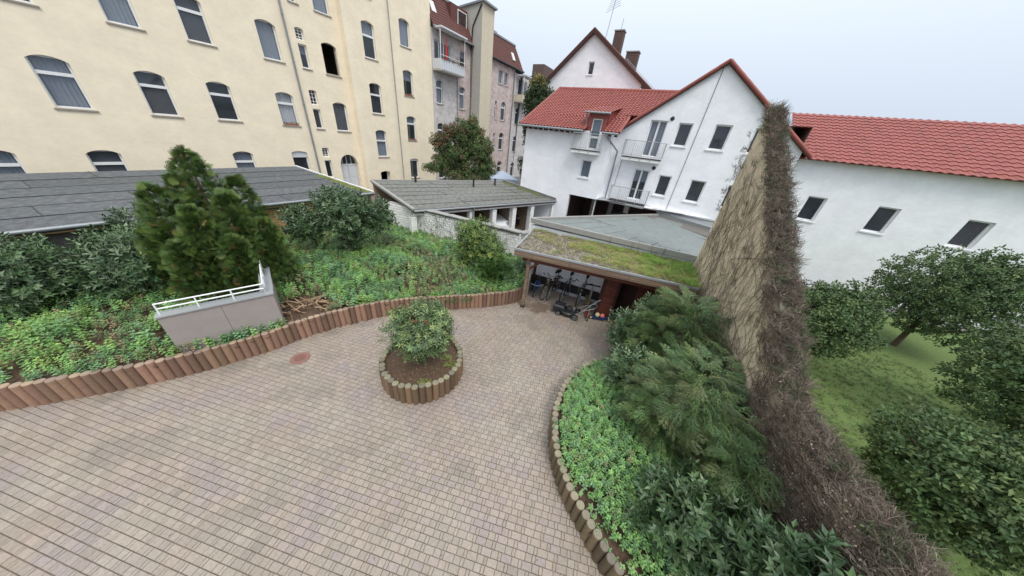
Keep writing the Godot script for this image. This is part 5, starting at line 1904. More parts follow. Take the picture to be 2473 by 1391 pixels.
func carport_things() -> void:
	var hd := Vector3(-0.42, 0, 0.9)
	bicycle("gold framed bicycle leaning next to a black one under the carport", Vector3(1.28, 0, -9.1), Vector3(-0.55, 0, 0.83), "paint_gold", true, true)
	bicycle("black bicycle pressed against the gold framed bicycle", Vector3(1.5, 0, -9.12), Vector3(-0.42, 0, 0.9), "iron", false, true)
	bicycle("black bicycle with wide handlebar, between two others at the rack", Vector3(1.99, 0, -9.0), hd, "iron")
	bicycle("black bicycle with a white bottle beside the kick scooter", Vector3(2.62, 0, -8.9), hd, "iron")
	var bt := MB.new()
	bt.tube([Vector3(2.72, 0.36, -9.15), Vector3(2.76, 0.6, -9.2)], 0.035, 8)
	tag(obj("bottle", bt, M["shutter_white"]), "white drinking bottle fixed low on a black bicycle", "bottle")
	scooter("tall kick scooter with orange stem by the slatted shed corner", Vector3(3.1, 0, -9.25), Vector3(-0.2, 0, 0.95), "paint_gold", 1.45)
	scooter("small blue scooter carrying two balls in front of the shed", Vector3(3.3, 0, -8.12), Vector3(1, 0, 0.1), "plastic_blue", 1.0)
	scooter("small red scooter parked end-on next to the lawn mower", Vector3(2.9, 0, -8.32), Vector3(-0.15, 0, 1), "paint_red", 0.9)
	ball("pale patterned ball resting on the small blue scooter", Vector3(3.22, 0.14, -8.12), 0.085, "ball_cream")
	ball("pink ball resting on the small blue scooter", Vector3(3.4, 0.14, -8.1), 0.08, "ball_pink")
	ball("red ball on the paving below the laurel", Vector3(3.75, 0.0, -7.95), 0.08, "paint_red")
	# rack: wall bar with upright hoops
	var rk := thing("bicycle_rack", "low metal bicycle rack with upright hoops at the white wall", "rack", Vector3(2.2, 0, -9.95))
	var bar := MB.new()
	bar.tube([Vector3(1.0, 0.3, -10.32), Vector3(3.3, 0.3, -9.4)], 0.014, 6)
	obj("rail", bar, M["iron"], rk)
	for k in 6:
		var o := Vector3(1.1, 0, -10.25).lerp(Vector3(3.2, 0, -9.42), k / 5.0)
		var hp := MB.new()
		var s := Vector3(0.92, 0, 0.38) * 0.05
		hp.tube([o - s, o - s + UP * 0.55, o + UP * 0.62, o + s + UP * 0.55, o + s], 0.009, 6)
		obj("hoop", hp, M["galvanised"], rk)
	# blue child's tricycle
	var tc := thing("tricycle", "blue child's tricycle beside the wooden post foot", "tricycle", Vector3(0.98, 0, -9.5))
	var o := Vector3(0.98, 0, -9.5)
	var tx := Vector3(-0.3, 0, 0.95).normalized()
	var tz := Vector3(-tx.z, 0, tx.x)
	wheel(tc, o + tx * 0.28 + UP * 0.14, tz, 0.14, 0.018, 6)
	for s in [-1.0, 1.0]: wheel(tc, o - tx * 0.22 + tz * s * 0.2 + UP * 0.1, tz, 0.1, 0.018, 6)
	var tf := MB.new()
	tf.tube([o + tx * 0.24 + UP * 0.42, o + tx * 0.05 + UP * 0.22, o - tx * 0.22 + UP * 0.12], 0.022, 8)
	tf.tube([o - tx * 0.22 + UP * 0.12 - tz * 0.2, o - tx * 0.22 + UP * 0.12 + tz * 0.2], 0.015, 6)
	tf.tube([o + tx * 0.28 + UP * 0.14, o + tx * 0.22 + UP * 0.5], 0.02, 8)
	obj("frame", tf, M["plastic_blue"], tc)
	var tb := MB.new()
	tb.tube([o + tx * 0.2 + UP * 0.52 - tz * 0.19, o + tx * 0.22 + UP * 0.5, o + tx * 0.2 + UP * 0.52 + tz * 0.19], 0.014, 6)
	obj("handlebar", tb, M["steel"], tc)
	var ts := MB.new()
	ts.box(o - tx * 0.1 + UP * 0.3, tx * 0.1, UP * 0.02, tz * 0.09)
	ts.box(o - tx * 0.2 + UP * 0.4, tx * 0.015, UP * 0.1, tz * 0.09)
	obj("seat", ts, M["plastic_blue"], tc)
	# lawn mower
	var lm := thing("lawn_mower", "black petrol lawn mower with folded silver handle before the carport", "lawn mower", Vector3(2.2, 0, -8.22))
	var mx := Vector3(-0.93, 0, -0.36).normalized()
	var mz := Vector3(-mx.z, 0, mx.x)
	o = Vector3(2.2, 0, -8.25)
	var dk := MB.new()
	dk.lathe([Vector2(0.27, 0.08), Vector2(0.28, 0.16), Vector2(0.24, 0.21), Vector2(0.1, 0.23), Vector2(0, 0.23)], 22, Transform3D(Basis(mx * 1.2, UP, mz), o + mx * 0.04))
	obj("deck", dk, M["plastic_black"], lm)
	var bag := MB.new()
	bag.cbox(o + mx * 0.36 + UP * 0.24, mx * 0.2, UP * 0.13, mz * 0.2, 0.05)
	obj("cowl", bag, M["car_dark"], lm)
	var en := MB.new()
	en.lathe([Vector2(0.12, 0.2), Vector2(0.13, 0.3), Vector2(0.11, 0.35), Vector2(0.06, 0.37), Vector2(0, 0.37)], 16, Transform3D(Basis(), o))
	var eo := obj("engine", en, M["iron"], lm)
	var ec := MB.new()
	ec.box(o - mx * 0.15 + UP * 0.28 + mz * 0.06, mx * 0.05, UP * 0.04, mz * 0.06)
	ec.box(o + mx * 0.5 + UP * 0.16 + mz * 0.12, mx * 0.06, UP * 0.012, mz * 0.06)
	obj("exhaust", ec, M["steel"], eo)
	for q in [[0.34, -1.0, 0.09], [0.34, 1.0, 0.09], [-0.28, -1.0, 0.12], [-0.28, 1.0, 0.12]]:
		var w := MB.new()
		var p: Vector3 = o + mx * q[0] + mz * q[1] * 0.26 + UP * q[2]
		w.tube([p - mz * 0.025, p + mz * 0.025], q[2], 16)
		var wo := obj("wheel", w, M["rubber"], lm)
		var hb := MB.new()
		hb.ring(p + mz * 0.026 * q[1], mz, q[2] * 0.62, 0.006, 16, 4)
		hb.tube([p + mz * 0.026, p - mz * 0.026], q[2] * 0.2, 8)
		obj("hub", hb, M["galvanised"], wo)
	var hd2 := MB.new()
	for s in [-1.0, 1.0]:
		hd2.tube([o - mx * 0.25 + mz * s * 0.2 + UP * 0.22, o - mx * 0.55 + mz * s * 0.2 + UP * 0.5, o - mx * 0.85 + mz * s * 0.18 + UP * 0.68], 0.013, 6)
	hd2.tube([o - mx * 0.85 + mz * 0.18 + UP * 0.68, o - mx * 0.92 + UP * 0.7, o - mx * 0.85 - mz * 0.18 + UP * 0.68], 0.013, 6)
	hd2.tube([o - mx * 0.5 - mz * 0.2 + UP * 0.46, o - mx * 0.7 - mz * 0.12 + UP * 0.75, o - mx * 0.95 + UP * 0.98], 0.012, 6)
	obj("handle", hd2, M["steel"], lm)


# ---------------------------------------------------------------- planter and small things of the court
func planter() -> void:
	var root := thing("round_planter", "round raised planter of brown palisades with pale lichen tops", "planter", PLANTER)
	var n := 40
	var pts := []
	for k in n:
		var a := TAU * k / n
		pts.append(Vector2(PLANTER.x + cos(a) * PLANTER_R, PLANTER.z + sin(a) * PLANTER_R))
	palisades(root, pts, 0.55, 0.075, sr(134, 108, 84), "pal_top", sr(156, 151, 130))
	var s := MB.new()
	var rings := 9
	var seg := 40
	var hgt := func(i: int, k: int) -> Vector3:
		var r := PLANTER_R * i / rings
		var a := TAU * k / seg
		return PLANTER + Vector3(cos(a) * r, 0.44 + 0.05 * (1.0 - float(i) / rings) + 0.03 * hnoise.get_noise_2d(cos(a) * r * 90, sin(a) * r * 90), sin(a) * r)
	for i in rings:
		for k in seg:
			if i == 0: s.face([hgt.call(0, 0), hgt.call(1, k), hgt.call(1, k + 1)], UP)
			else: s.face([hgt.call(i, k), hgt.call(i + 1, k), hgt.call(i + 1, k + 1), hgt.call(i, k + 1)], UP)
	obj("soil", s, M["soil"], root)
	# crumbs, pale bark chips and moss cushions
	var chips := MB.new()
	for i in 500:
		var a := rv(0, TAU)
		var r := sqrt(rng.randf()) * 0.86
		var p := PLANTER + Vector3(cos(a) * r, 0.475 + 0.05 * (1 - r), sin(a) * r)
		var b := rng.randf()
		chips.col = lin(60, 46, 36) if b < 0.7 else (lin(176, 160, 132) if b < 0.88 else lin(112, 80, 56))
		chips.leaf(p, (rdir() * Vector3(1, 0.3, 1)).normalized(), UP, rv(0.015, 0.045), rv(0.008, 0.02))
	obj("bark_chips", chips, M["leaf_dull"], root).set_meta("kind", "stuff")
	var ms := MB.new()
	for i in 60:
		var q: Vector2 = [Vector2(0.28, 0.72), Vector2(0.72, 0.1), Vector2(0.6, -0.12)][i % 3] + Vector2(rv(-0.14, 0.14), rv(-0.09, 0.09))
		ms.lathe([Vector2(rv(0.02, 0.05), 0), Vector2(0.02, 0.012), Vector2(0, 0.016)], 6, Transform3D(Basis(), PLANTER + Vector3(q.x, 0.465, q.y)))
	obj("moss", ms, M["moss"], root).set_meta("kind", "stuff")


func court_details() -> void:
	# drain cover set flush in the paving
	var o := Vector3(-5.29, 0.004, -4.79)
	var root := thing("drain_cover", "round rusty drain cover with slotted grate in the paving", "drain", o)
	var rim := MB.new()
	rim.lathe([Vector2(0.215, -0.01), Vector2(0.215, 0.006), Vector2(0.205, 0.012), Vector2(0.125, 0.012), Vector2(0.12, 0.0)], 32, Transform3D(Basis(), o))
	obj("ring", rim, M["rust"], root)
	var pit := MB.new()
	pit.lathe([Vector2(0.121, 0.002), Vector2(0.121, -0.15), Vector2(0, -0.15)], 28, Transform3D(Basis(), o))
	obj("pit", pit, M["concrete"], root)
	for k in 9:
		var t := -0.1 + k * 0.025
		var hw := sqrt(maxf(0.0144 - t * t, 0.0004))
		var b := MB.new()
		b.box(o + Vector3(0.26, 0, 0.966) * t * 1.0 + UP * 0.008, Vector3(0.966, 0, -0.26) * hw, UP * 0.004, Vector3(0.26, 0, 0.966) * 0.008)
		obj("grate_bar", b, M["rust"], root)
	# rendered parapet of the cellar steps with metal cap and rail
	var c := Vector3(-6.02, 0, -5.42)
	var d := Vector3(-0.72, 0, 0.69).normalized()
	var back := Vector3(-0.69, 0, -0.72).normalized()
	var pr := thing("cellar_parapet", "smooth grey parapet of the cellar steps with pale metal cap", "parapet", c)
	for k in 2:
		var p0 := c + d * (k * 0.95)
		var p1 := c + d * (k * 0.95 + 0.944)
		var m := MB.new()
		m.box((p0 + p1) / 2 + UP * 0.95 + back * 0.1, (p1 - p0) / 2, UP * 0.55, back * 0.1)
		obj("panel", m, M["concrete"], pr)
	var rt := MB.new()
	rt.box(c + back * 0.95 + UP * 0.95 + d * 0.1, d * 0.1, UP * 0.55, back * 0.75)
	obj("panel", rt, M["concrete"], pr)
	var cap := MB.new()
	cap.bar(c + UP * 1.515 + back * 0.1 - d * 0.02, c + d * 1.92 + UP * 1.515 + back * 0.1, 0.26, 0.03)
	cap.bar(c + UP * 1.515 + back * 0.235 + d * 0.1, c + UP * 1.515 + back * 1.7 + d * 0.1, 0.26, 0.03)
	obj("cap", cap, M["galvanised"], pr)
	var rl := thing("cellar_railing", "white tubular railing on the cellar parapet", "railing", c + UP * 1.53)
	for q in [[c + back * 0.1 + d * 0.12, c + back * 0.1 + d * 1.85], [c + back * 0.1 + d * 0.12, c + back * 1.65 + d * 0.12]]:
		for y in [1.66, 1.78]:
			var t := MB.new()
			t.tube([q[0] + UP * y, q[1] + UP * y], 0.017, 8)
			obj("rail", t, M["frame_white"], rl)
		for k in 4:
			var p: Vector3 = q[0].lerp(q[1], k / 3.0)
			var t := MB.new()
			t.tube([p + UP * 1.53, p + UP * 1.78], 0.015, 8)
			obj("post", t, M["frame_white"], rl)
	# heap of cut branches at the edge of the bank
	var heap := thing("branch_heap", "heap of dead cut branches lying on the bank above the edging", "branches", Vector3(-5.9, 0.55, -6.1))
	rng.seed = 515
	for i in 46:
		var s := Vector3(rv(-6.65, -5.35), 0, rv(-6.6, -5.85))
		if not Geometry2D.is_point_in_polygon(Vector2(s.x, s.z), BED_LEFT): continue
		s.y = bed_height(s.x, s.z) + rv(0.02, 0.16)
		var dir := Vector3(rv(-1, 1), rv(-0.15, 0.35), rv(-0.7, 0.5)).normalized()
		var l := rv(0.25, 0.8)
		var r := rv(0.008, 0.03) if i < 40 else rv(0.04, 0.06)
		var p := [s, s + dir * l * 0.4 + rdir() * 0.04, s + dir * l * 0.75 + rdir() * 0.06, s + dir * l]
		var b := MB.new()
		var f := rv(0.45, 1.15)
		b.col = Color(f, f * rv(0.93, 1.0), f * rv(0.86, 1.0))
		b.tube(p, [r, r * 0.85, r * 0.6, r * 0.35], 6)
		for k in 2:
			var q: Vector3 = p[1 + k]
			b.tube([q, q + (dir + rdir() * 0.9).normalized() * l * 0.3], [r * 0.5, r * 0.2], 5)
		obj("branch", b, M["dead_wood"], heap)
	# low concrete stub behind the carport post and loose stones at the wall foot
	var lw := MB.new()
	lw.box(Vector3(0.66, 0.36, -9.75), Vector3(0.06, 0, 0), Vector3(0, 0.36, 0), Vector3(0.06, 0, -0.5))
	tag(obj("low_wall", lw, M["sill_stone"]), "low pale concrete wall end behind the wooden carport post", "wall")
	var kk := 0
	for q in [[Vector3(-0.1, 0.5, -10.9), 0.17], [Vector3(0.22, 0.48, -10.6), 0.2], [Vector3(-0.55, 0.5, -10.95), 0.13]]:
		var sm := MB.new()
		var prof := []
		for k in 7: prof.append(Vector2(sin(PI * k / 6) * q[1] * rv(0.85, 1.1), -cos(PI * k / 6) * q[1] * 0.6))
		prof[0].x = 0.0
		prof[6].x = 0.0
		sm.lathe(prof, 8, Transform3D(Basis(UP, rv(0, 6)).scaled(Vector3(1.4, 1, 0.9)), q[0] + UP * 0.04))
		tag(obj("stone", sm, M["old_stone"]), ["mossy stone at the corner of the white block wall", "larger mossy stone between the white wall and the carport", "smallest mossy stone at the foot of the white wall"][kk], "stone", "loose stones at the wall foot")
		kk += 1
	# fallen leaves and twigs blown onto the paving
	var lv := MB.new()
	rng.seed = 99
	for i in 220:
		var p := Vector2(rv(-6, 3.5), rv(-9.5, -1.2))
		if not Geometry2D.is_point_in_polygon(p, PATIO): continue
		lv.col = [lin(120, 92, 58), lin(96, 74, 52), lin(150, 128, 84)][i % 3]
		lv.leaf(Vector3(p.x, 0.008, p.y), (rdir() * Vector3(1, 0.15, 1)).normalized(), UP, rv(0.015, 0.04), rv(0.008, 0.02), 0.0)
	var lf := obj("fallen_leaves", lv, M["leaf_dull"])
	tag(lf, "dry leaf scraps scattered over the paving stones", "leaves", "", "stuff")


# ---------------------------------------------------------------- foliage
var S := {}


func sprigs() -> void:
	rng.seed = 4242
	# upright shoot with pairs of pointed leaves
	var a := MB.new()
	for k in 5:
		var y := 0.03 + k * 0.035
		for s in 2:
			var q := k * 1.35 + s * PI
			var d := Vector3(cos(q), 0.1 + 0.08 * k, sin(q)).normalized()
			a.leaf(Vector3(0, y, 0), d, (UP - d * d.y).normalized(), 0.075 - 0.006 * k, 0.046 - 0.003 * k, 0.3)
	a.leaf(Vector3(0, 0.19, 0), Vector3(0.3, 1, 0.1).normalized(), Vector3.RIGHT, 0.04, 0.022)
	a.tube([Vector3.ZERO, Vector3(0, 0.19, 0)], 0.002, 3, false)
	S.nettle = a.mesh(M["leaf"])
	# glossy laurel shoot
	a = MB.new()
	for k in 9:
		var q := k * 2.4
		var y := 0.02 + k * 0.022
		var d := Vector3(cos(q), 0.35 + 0.13 * k, sin(q)).normalized()
		a.leaf(Vector3(0, y, 0), d, (UP - d * d.y + Vector3(0, 0.01, 0)).normalized(), 0.118 - 0.003 * k, 0.042, 0.12)
	a.tube([Vector3.ZERO, Vector3(0, 0.21, 0)], 0.003, 3, false)
	S.laurel = a.mesh(M["leaf_gloss"])
	# broad-leaved shoot of the planter shrub
	a = MB.new()
	for k in 8:
		var q := k * 2.4
		var y := 0.01 + k * 0.02
		var d := Vector3(cos(q), 0.1 + 0.12 * k, sin(q)).normalized()
		a.leaf(Vector3(0, y, 0), d, (UP - d * d.y + Vector3(0, 0.01, 0)).normalized(), 0.085 - 0.002 * k, 0.04, 0.3)
	a.tube([Vector3.ZERO, Vector3(0, 0.17, 0)], 0.0025, 3, false)
	S.broad = a.mesh(M["leaf"])
	# yew bough: an arching branch in the plane of x and y drooping to -z, side sprays to either hand, needles in two rows
	a = MB.new()
	var spine := func(t: float) -> Vector3: return Vector3(0.03 * sin(t * 5.0), 0.6 * t, 0.05 * sin(t * 2.5) - 0.2 * t * t)
	var twig := func(o: Vector3, d: Vector3, l: float, droop: float) -> Vector3:
		var n := int(l / 0.014)
		var sd := d.cross(Vector3(0, 0, 1)).normalized()
		var p := o
		# old and young twigs differ in tone
		var f := rng.randf_range(0.7, 1.35)
		a.col = Color(f, f, f * 0.9)
		for k in n:
			p = o + d * (l * k / n) - Vector3(0, 0, 1) * droop * l * pow(float(k) / n, 2.0)
			for s in [-1.0, 1.0]:
				var nd: Vector3 = (sd * s + d * 0.8 + Vector3(0, 0, rng.randf_range(-0.25, 0.5))).normalized()
				var w := d * 0.0062
				a.t3(p - w, p + w, p + nd * rng.randf_range(0.02, 0.03))
		return p
	a.col = Color(1.0, 0.85, 0.65)
	a.tube([spine.call(0.0), spine.call(0.3), spine.call(0.6), spine.call(1.0)], [0.008, 0.006, 0.004, 0.002], 4, false)
	for k in 11:
		var t := 0.14 + k * 0.078
		var s := 1.0 if k % 2 else -1.0
		var d := Vector3(s * rng.randf_range(0.6, 0.9), 0.65, rng.randf_range(-0.25, 0.3)).normalized()
		var l := (0.3 - 0.2 * t) * rng.randf_range(0.75, 1.15)
		twig.call(spine.call(t), d, l, 0.8)
		for j in 4:
			var r := 0.25 + 0.17 * j
			var o: Vector3 = spine.call(t) + d * l * r - Vector3(0, 0, 1) * 0.8 * l * r * r
			var q := 1.0 if j % 2 else -1.0
			twig.call(o, (d + Vector3(d.y, -d.x, 0) * q * 0.9).normalized(), 0.09 * (1.2 - r), 0.6)
	twig.call(spine.call(0.62), Vector3(0.03, 0.9, -0.4).normalized(), 0.22, 0.5)
	S.yew = a.mesh(M["needle"])
	# thuja fan: flat upright sprays of scale twigs
	a = MB.new()
	for k in 7:
		var q := (k - 3) * 0.27
		var d := Vector3(sin(q), cos(q), rv(-0.15, 0.15)).normalized()
		var l := 0.15 * (1.0 - 0.08 * absf(k - 3))
		var w := 0.012
		for j in 5:
			var p := d * l * (0.2 + 0.17 * j)
			for s in [-1.0, 1.0]:
				var nd: Vector3 = (d * 0.8 + Vector3(d.y, -d.x, 0) * s * 0.75).normalized()
				a.t3(p - d * 0.006, p + d * 0.008, p + nd * 0.045 * (1.1 - 0.12 * j))
		a.t3(Vector3(-w, 0, 0) * 0.5, Vector3(w, 0, 0) * 0.5, d * l * 1.1)
	S.thuja = a.mesh(M["needle"])
	# clump of tree leaves for crowns farther off
	a = MB.new()
	for k in 16:
		var d := rdir()
		a.leaf(d * rv(0.0, 0.16), (d + rdir() * 0.5).normalized(), rdir(), rv(0.13, 0.19), rv(0.08, 0.12), 0.2)
	S.tree = a.mesh(M["leaf_dull"])
	# tuft of grass blades
	a = MB.new()
	for k in 16:
		var q := rv(0, TAU)
		var d := Vector3(cos(q), rv(1.0, 2.6), sin(q)).normalized()
		var b := Vector3(cos(q), 0, sin(q)) * rv(0, 0.03)
		var l := rv(0.07, 0.16)
		var s := Vector3(-sin(q), 0, cos(q)) * 0.003
		var m := b + d * l * 0.6
		var tip := m + (d + Vector3(cos(q), -0.5, sin(q)) * 0.7).normalized() * l * 0.5
		a.t3(b - s, b + s, m); a.t3(m - s * 0.8, m + s * 0.8, tip)
	S.grass = a.mesh(M["leaf_dull"])
	# tangle of thin bare stems lying against a wall (grows along y, wall behind -z)
	a = MB.new()
	for k in 13:
		var o := Vector3(rv(-0.14, 0.14), rv(-0.12, 0.05), rv(0.0, 0.05))
		var d := Vector3(rv(-0.9, 0.9), rv(0.2, 1.0), rv(-0.2, 0.3)).normalized()
		var p1 := o + d * 0.1 + Vector3(rv(-0.04, 0.04), 0, rv(-0.01, 0.03))
		var p2 := p1 + (d + Vector3(rv(-0.8, 0.8), rv(-0.4, 0.5), rv(-0.2, 0.3))).normalized() * 0.11
		a.tube([o, p1, p2], [0.0045, 0.0035, 0.002], 3, false)
	for k in 5:
		var d := rdir()
		a.leaf(Vector3(rv(-0.15, 0.15), rv(-0.1, 0.2), rv(0.02, 0.07)), d, rdir(), rv(0.03, 0.06), rv(0.02, 0.035), 0.4)
	S.tangle = a.mesh(M["leaf_dull"])


func shade(pal: Array) -> Color:
	var c: Color = pal[rng.randi() % pal.size()]
	var f := rv(0.75, 1.25)
	return Color(c.r * f, c.g * f, c.b * f)


# shoots through the volume of lumpy ellipsoids; blob = [centre, radii, count]
func crown(parent: Node3D, mesh: Mesh, blobs: Array, pal: Array, lift: float, s0: float, s1: float, flat := false, fill := 0.45, called := "foliage") -> void:
	var xf := []
	var cols := PackedColorArray()
	for b in blobs:
		var c: Vector3 = b[0]
		var r: Vector3 = b[1]
		# secondary lumps break the outline
		var lumps := []
		for k in 14: lumps.append([rdir(), rv(0.78, 1.16)])
		for i in b[2]:
			var d := rdir()
			var bulge := 0.86   # how far the outline reaches this way, a length
			for l in lumps:
				var near: float = d.dot(l[0])
				if near > 0.72: bulge = maxf(bulge, lerpf(0.86, l[1], (near - 0.72) / 0.28))
			var p := c + d * r * bulge * pow(rng.randf(), fill)
			var out := (p - c) / r
			var g := (out.normalized() * 0.9 + UP * lift + rdir() * 0.55).normalized()
			if p.y < 0.05: continue
			var sc := rv(s0, s1)
			if flat:
				g = (Vector3(out.x, 0.0, out.z).normalized() + UP * lift + rdir() * 0.35).normalized()
				var x := g.cross(UP).normalized()
				var z := x.cross(g).normalized()
				if z.y < 0: z = -z; x = -x
				var bs := Basis(x * sc, g * sc, z * sc).rotated(g, rv(-0.5, 0.5))
				xf.append(Transform3D(bs, p))
			else:
				xf.append(Transform3D(aim(g, sc), p))
			cols.append(shade(pal))
	copies(called, mesh, xf, cols, parent).set_meta("kind", "stuff")


func stems(parent: Node3D, lines: Array, m := "bark", called := "trunk") -> void:
	for l in lines:
		var mb := MB.new()
		mb.tube(l[0], l[1], 7)
		obj(called, mb, M[m], parent)


func branchy(base: Vector3, top: Vector3, r: float, n: int, spread: float) -> Array:
	# a leaning trunk and limbs that fork from it into the crown
	var out := []
	var mid := base.lerp(top, 0.5) + rdir() * Vector3(1, 0, 1) * 0.05
	out.append([[base - UP * 0.1, mid, top], [r, r * 0.75, r * 0.35]])
	for k in n:
		var o := base.lerp(top, rv(0.3, 0.85))
		var d := Vector3(cos(TAU * k / n + rv(-0.4, 0.4)), rv(0.4, 1.1), sin(TAU * k / n + rv(-0.4, 0.4))).normalized()
		var l := spread * rv(0.6, 1.0)
		out.append([[o, o + d * l * 0.5 + rdir() * 0.04, o + d * l + UP * 0.05], [r * 0.5, r * 0.35, r * 0.12]])
	return out


func trees() -> void:
	rng.seed = 808
	# maple-like tree behind the long garage, browning on one side
	var c := at(1117, 372, 23.0)
	var b := Vector3(c.x, -0.2, c.z)
	var o := thing("tree", "round leafy tree turning reddish brown behind the long garage", "tree", b)
	stems(o, branchy(b, c + UP * 0.8, 0.16, 9, 2.4))
	var red := [Color(0.17, 0.085, 0.055), Color(0.2, 0.1, 0.05), Color(0.15, 0.11, 0.05)]
	var grn := [Color(0.07, 0.125, 0.04), Color(0.095, 0.16, 0.05), Color(0.12, 0.17, 0.055), Color(0.08, 0.11, 0.045)]
	var right := Vector3(0.93, 0, 0.0)
	crown(o, S.tree, [[c - right * 1.9 + UP * 0.7, Vector3(1.1, 0.9, 1.1), 190], [c - right * 1.0 + UP * 1.5, Vector3(0.9, 0.8, 1.0), 130], [c + right * 1.5 + UP * 1.6, Vector3(0.6, 0.6, 0.7), 50]], red + [grn[0], grn[3]], 0.3, 0.6, 1.0)
	crown(o, S.tree, [[c + right * 0.3 + UP * 1.6, Vector3(1.2, 1.1, 1.3), 420], [c + right * 1.6 + UP * 0.6, Vector3(1.3, 1.2, 1.4), 420], [c - right * 0.4 - UP * 0.1, Vector3(1.6, 1.2, 1.5), 520], [c + right * 2.1 - UP * 0.9, Vector3(1.1, 1.3, 1.2), 320], [c - right * 1.7 - UP * 0.9, Vector3(1.3, 1.1, 1.3), 360], [c - right * 3.0 - UP * 1.4, Vector3(0.9, 0.45, 0.9), 90], [c + right * 0.4 - UP * 2.0, Vector3(2.4, 1.3, 1.8), 520], [c + right * 0.9 + UP * 2.5, Vector3(0.5, 0.5, 0.5), 50]], grn + [grn[1], red[2]], 0.3, 0.6, 1.0)
	# dark tree in the gap beside the white house
	c = at(1290, 320, 27.0)
	b = Vector3(c.x, -0.2, c.z)
	o = thing("tree", "narrow dark green tree in the gap between tenement and white house", "tree", b)
	stems(o, branchy(b, c + UP * 3.0, 0.18, 9, 1.6))
	var dk := [Color(0.03, 0.055, 0.025), Color(0.045, 0.075, 0.03), Color(0.06, 0.09, 0.03)]
	crown(o, S.tree, [[c + UP * 2.6, Vector3(1.5, 1.9, 1.5), 480], [c, Vector3(1.3, 1.9, 1.3), 380], [c - UP * 3.2, Vector3(1.2, 2.0, 1.2), 300]], dk, 0.3, 0.9, 1.4)
	crown(o, S.tree, [[c + UP * 4.1 - right * 0.2, Vector3(0.8, 0.7, 0.8), 60]], [Color(0.35, 0.28, 0.08), Color(0.25, 0.22, 0.08)], 0.3, 0.7, 1.1)


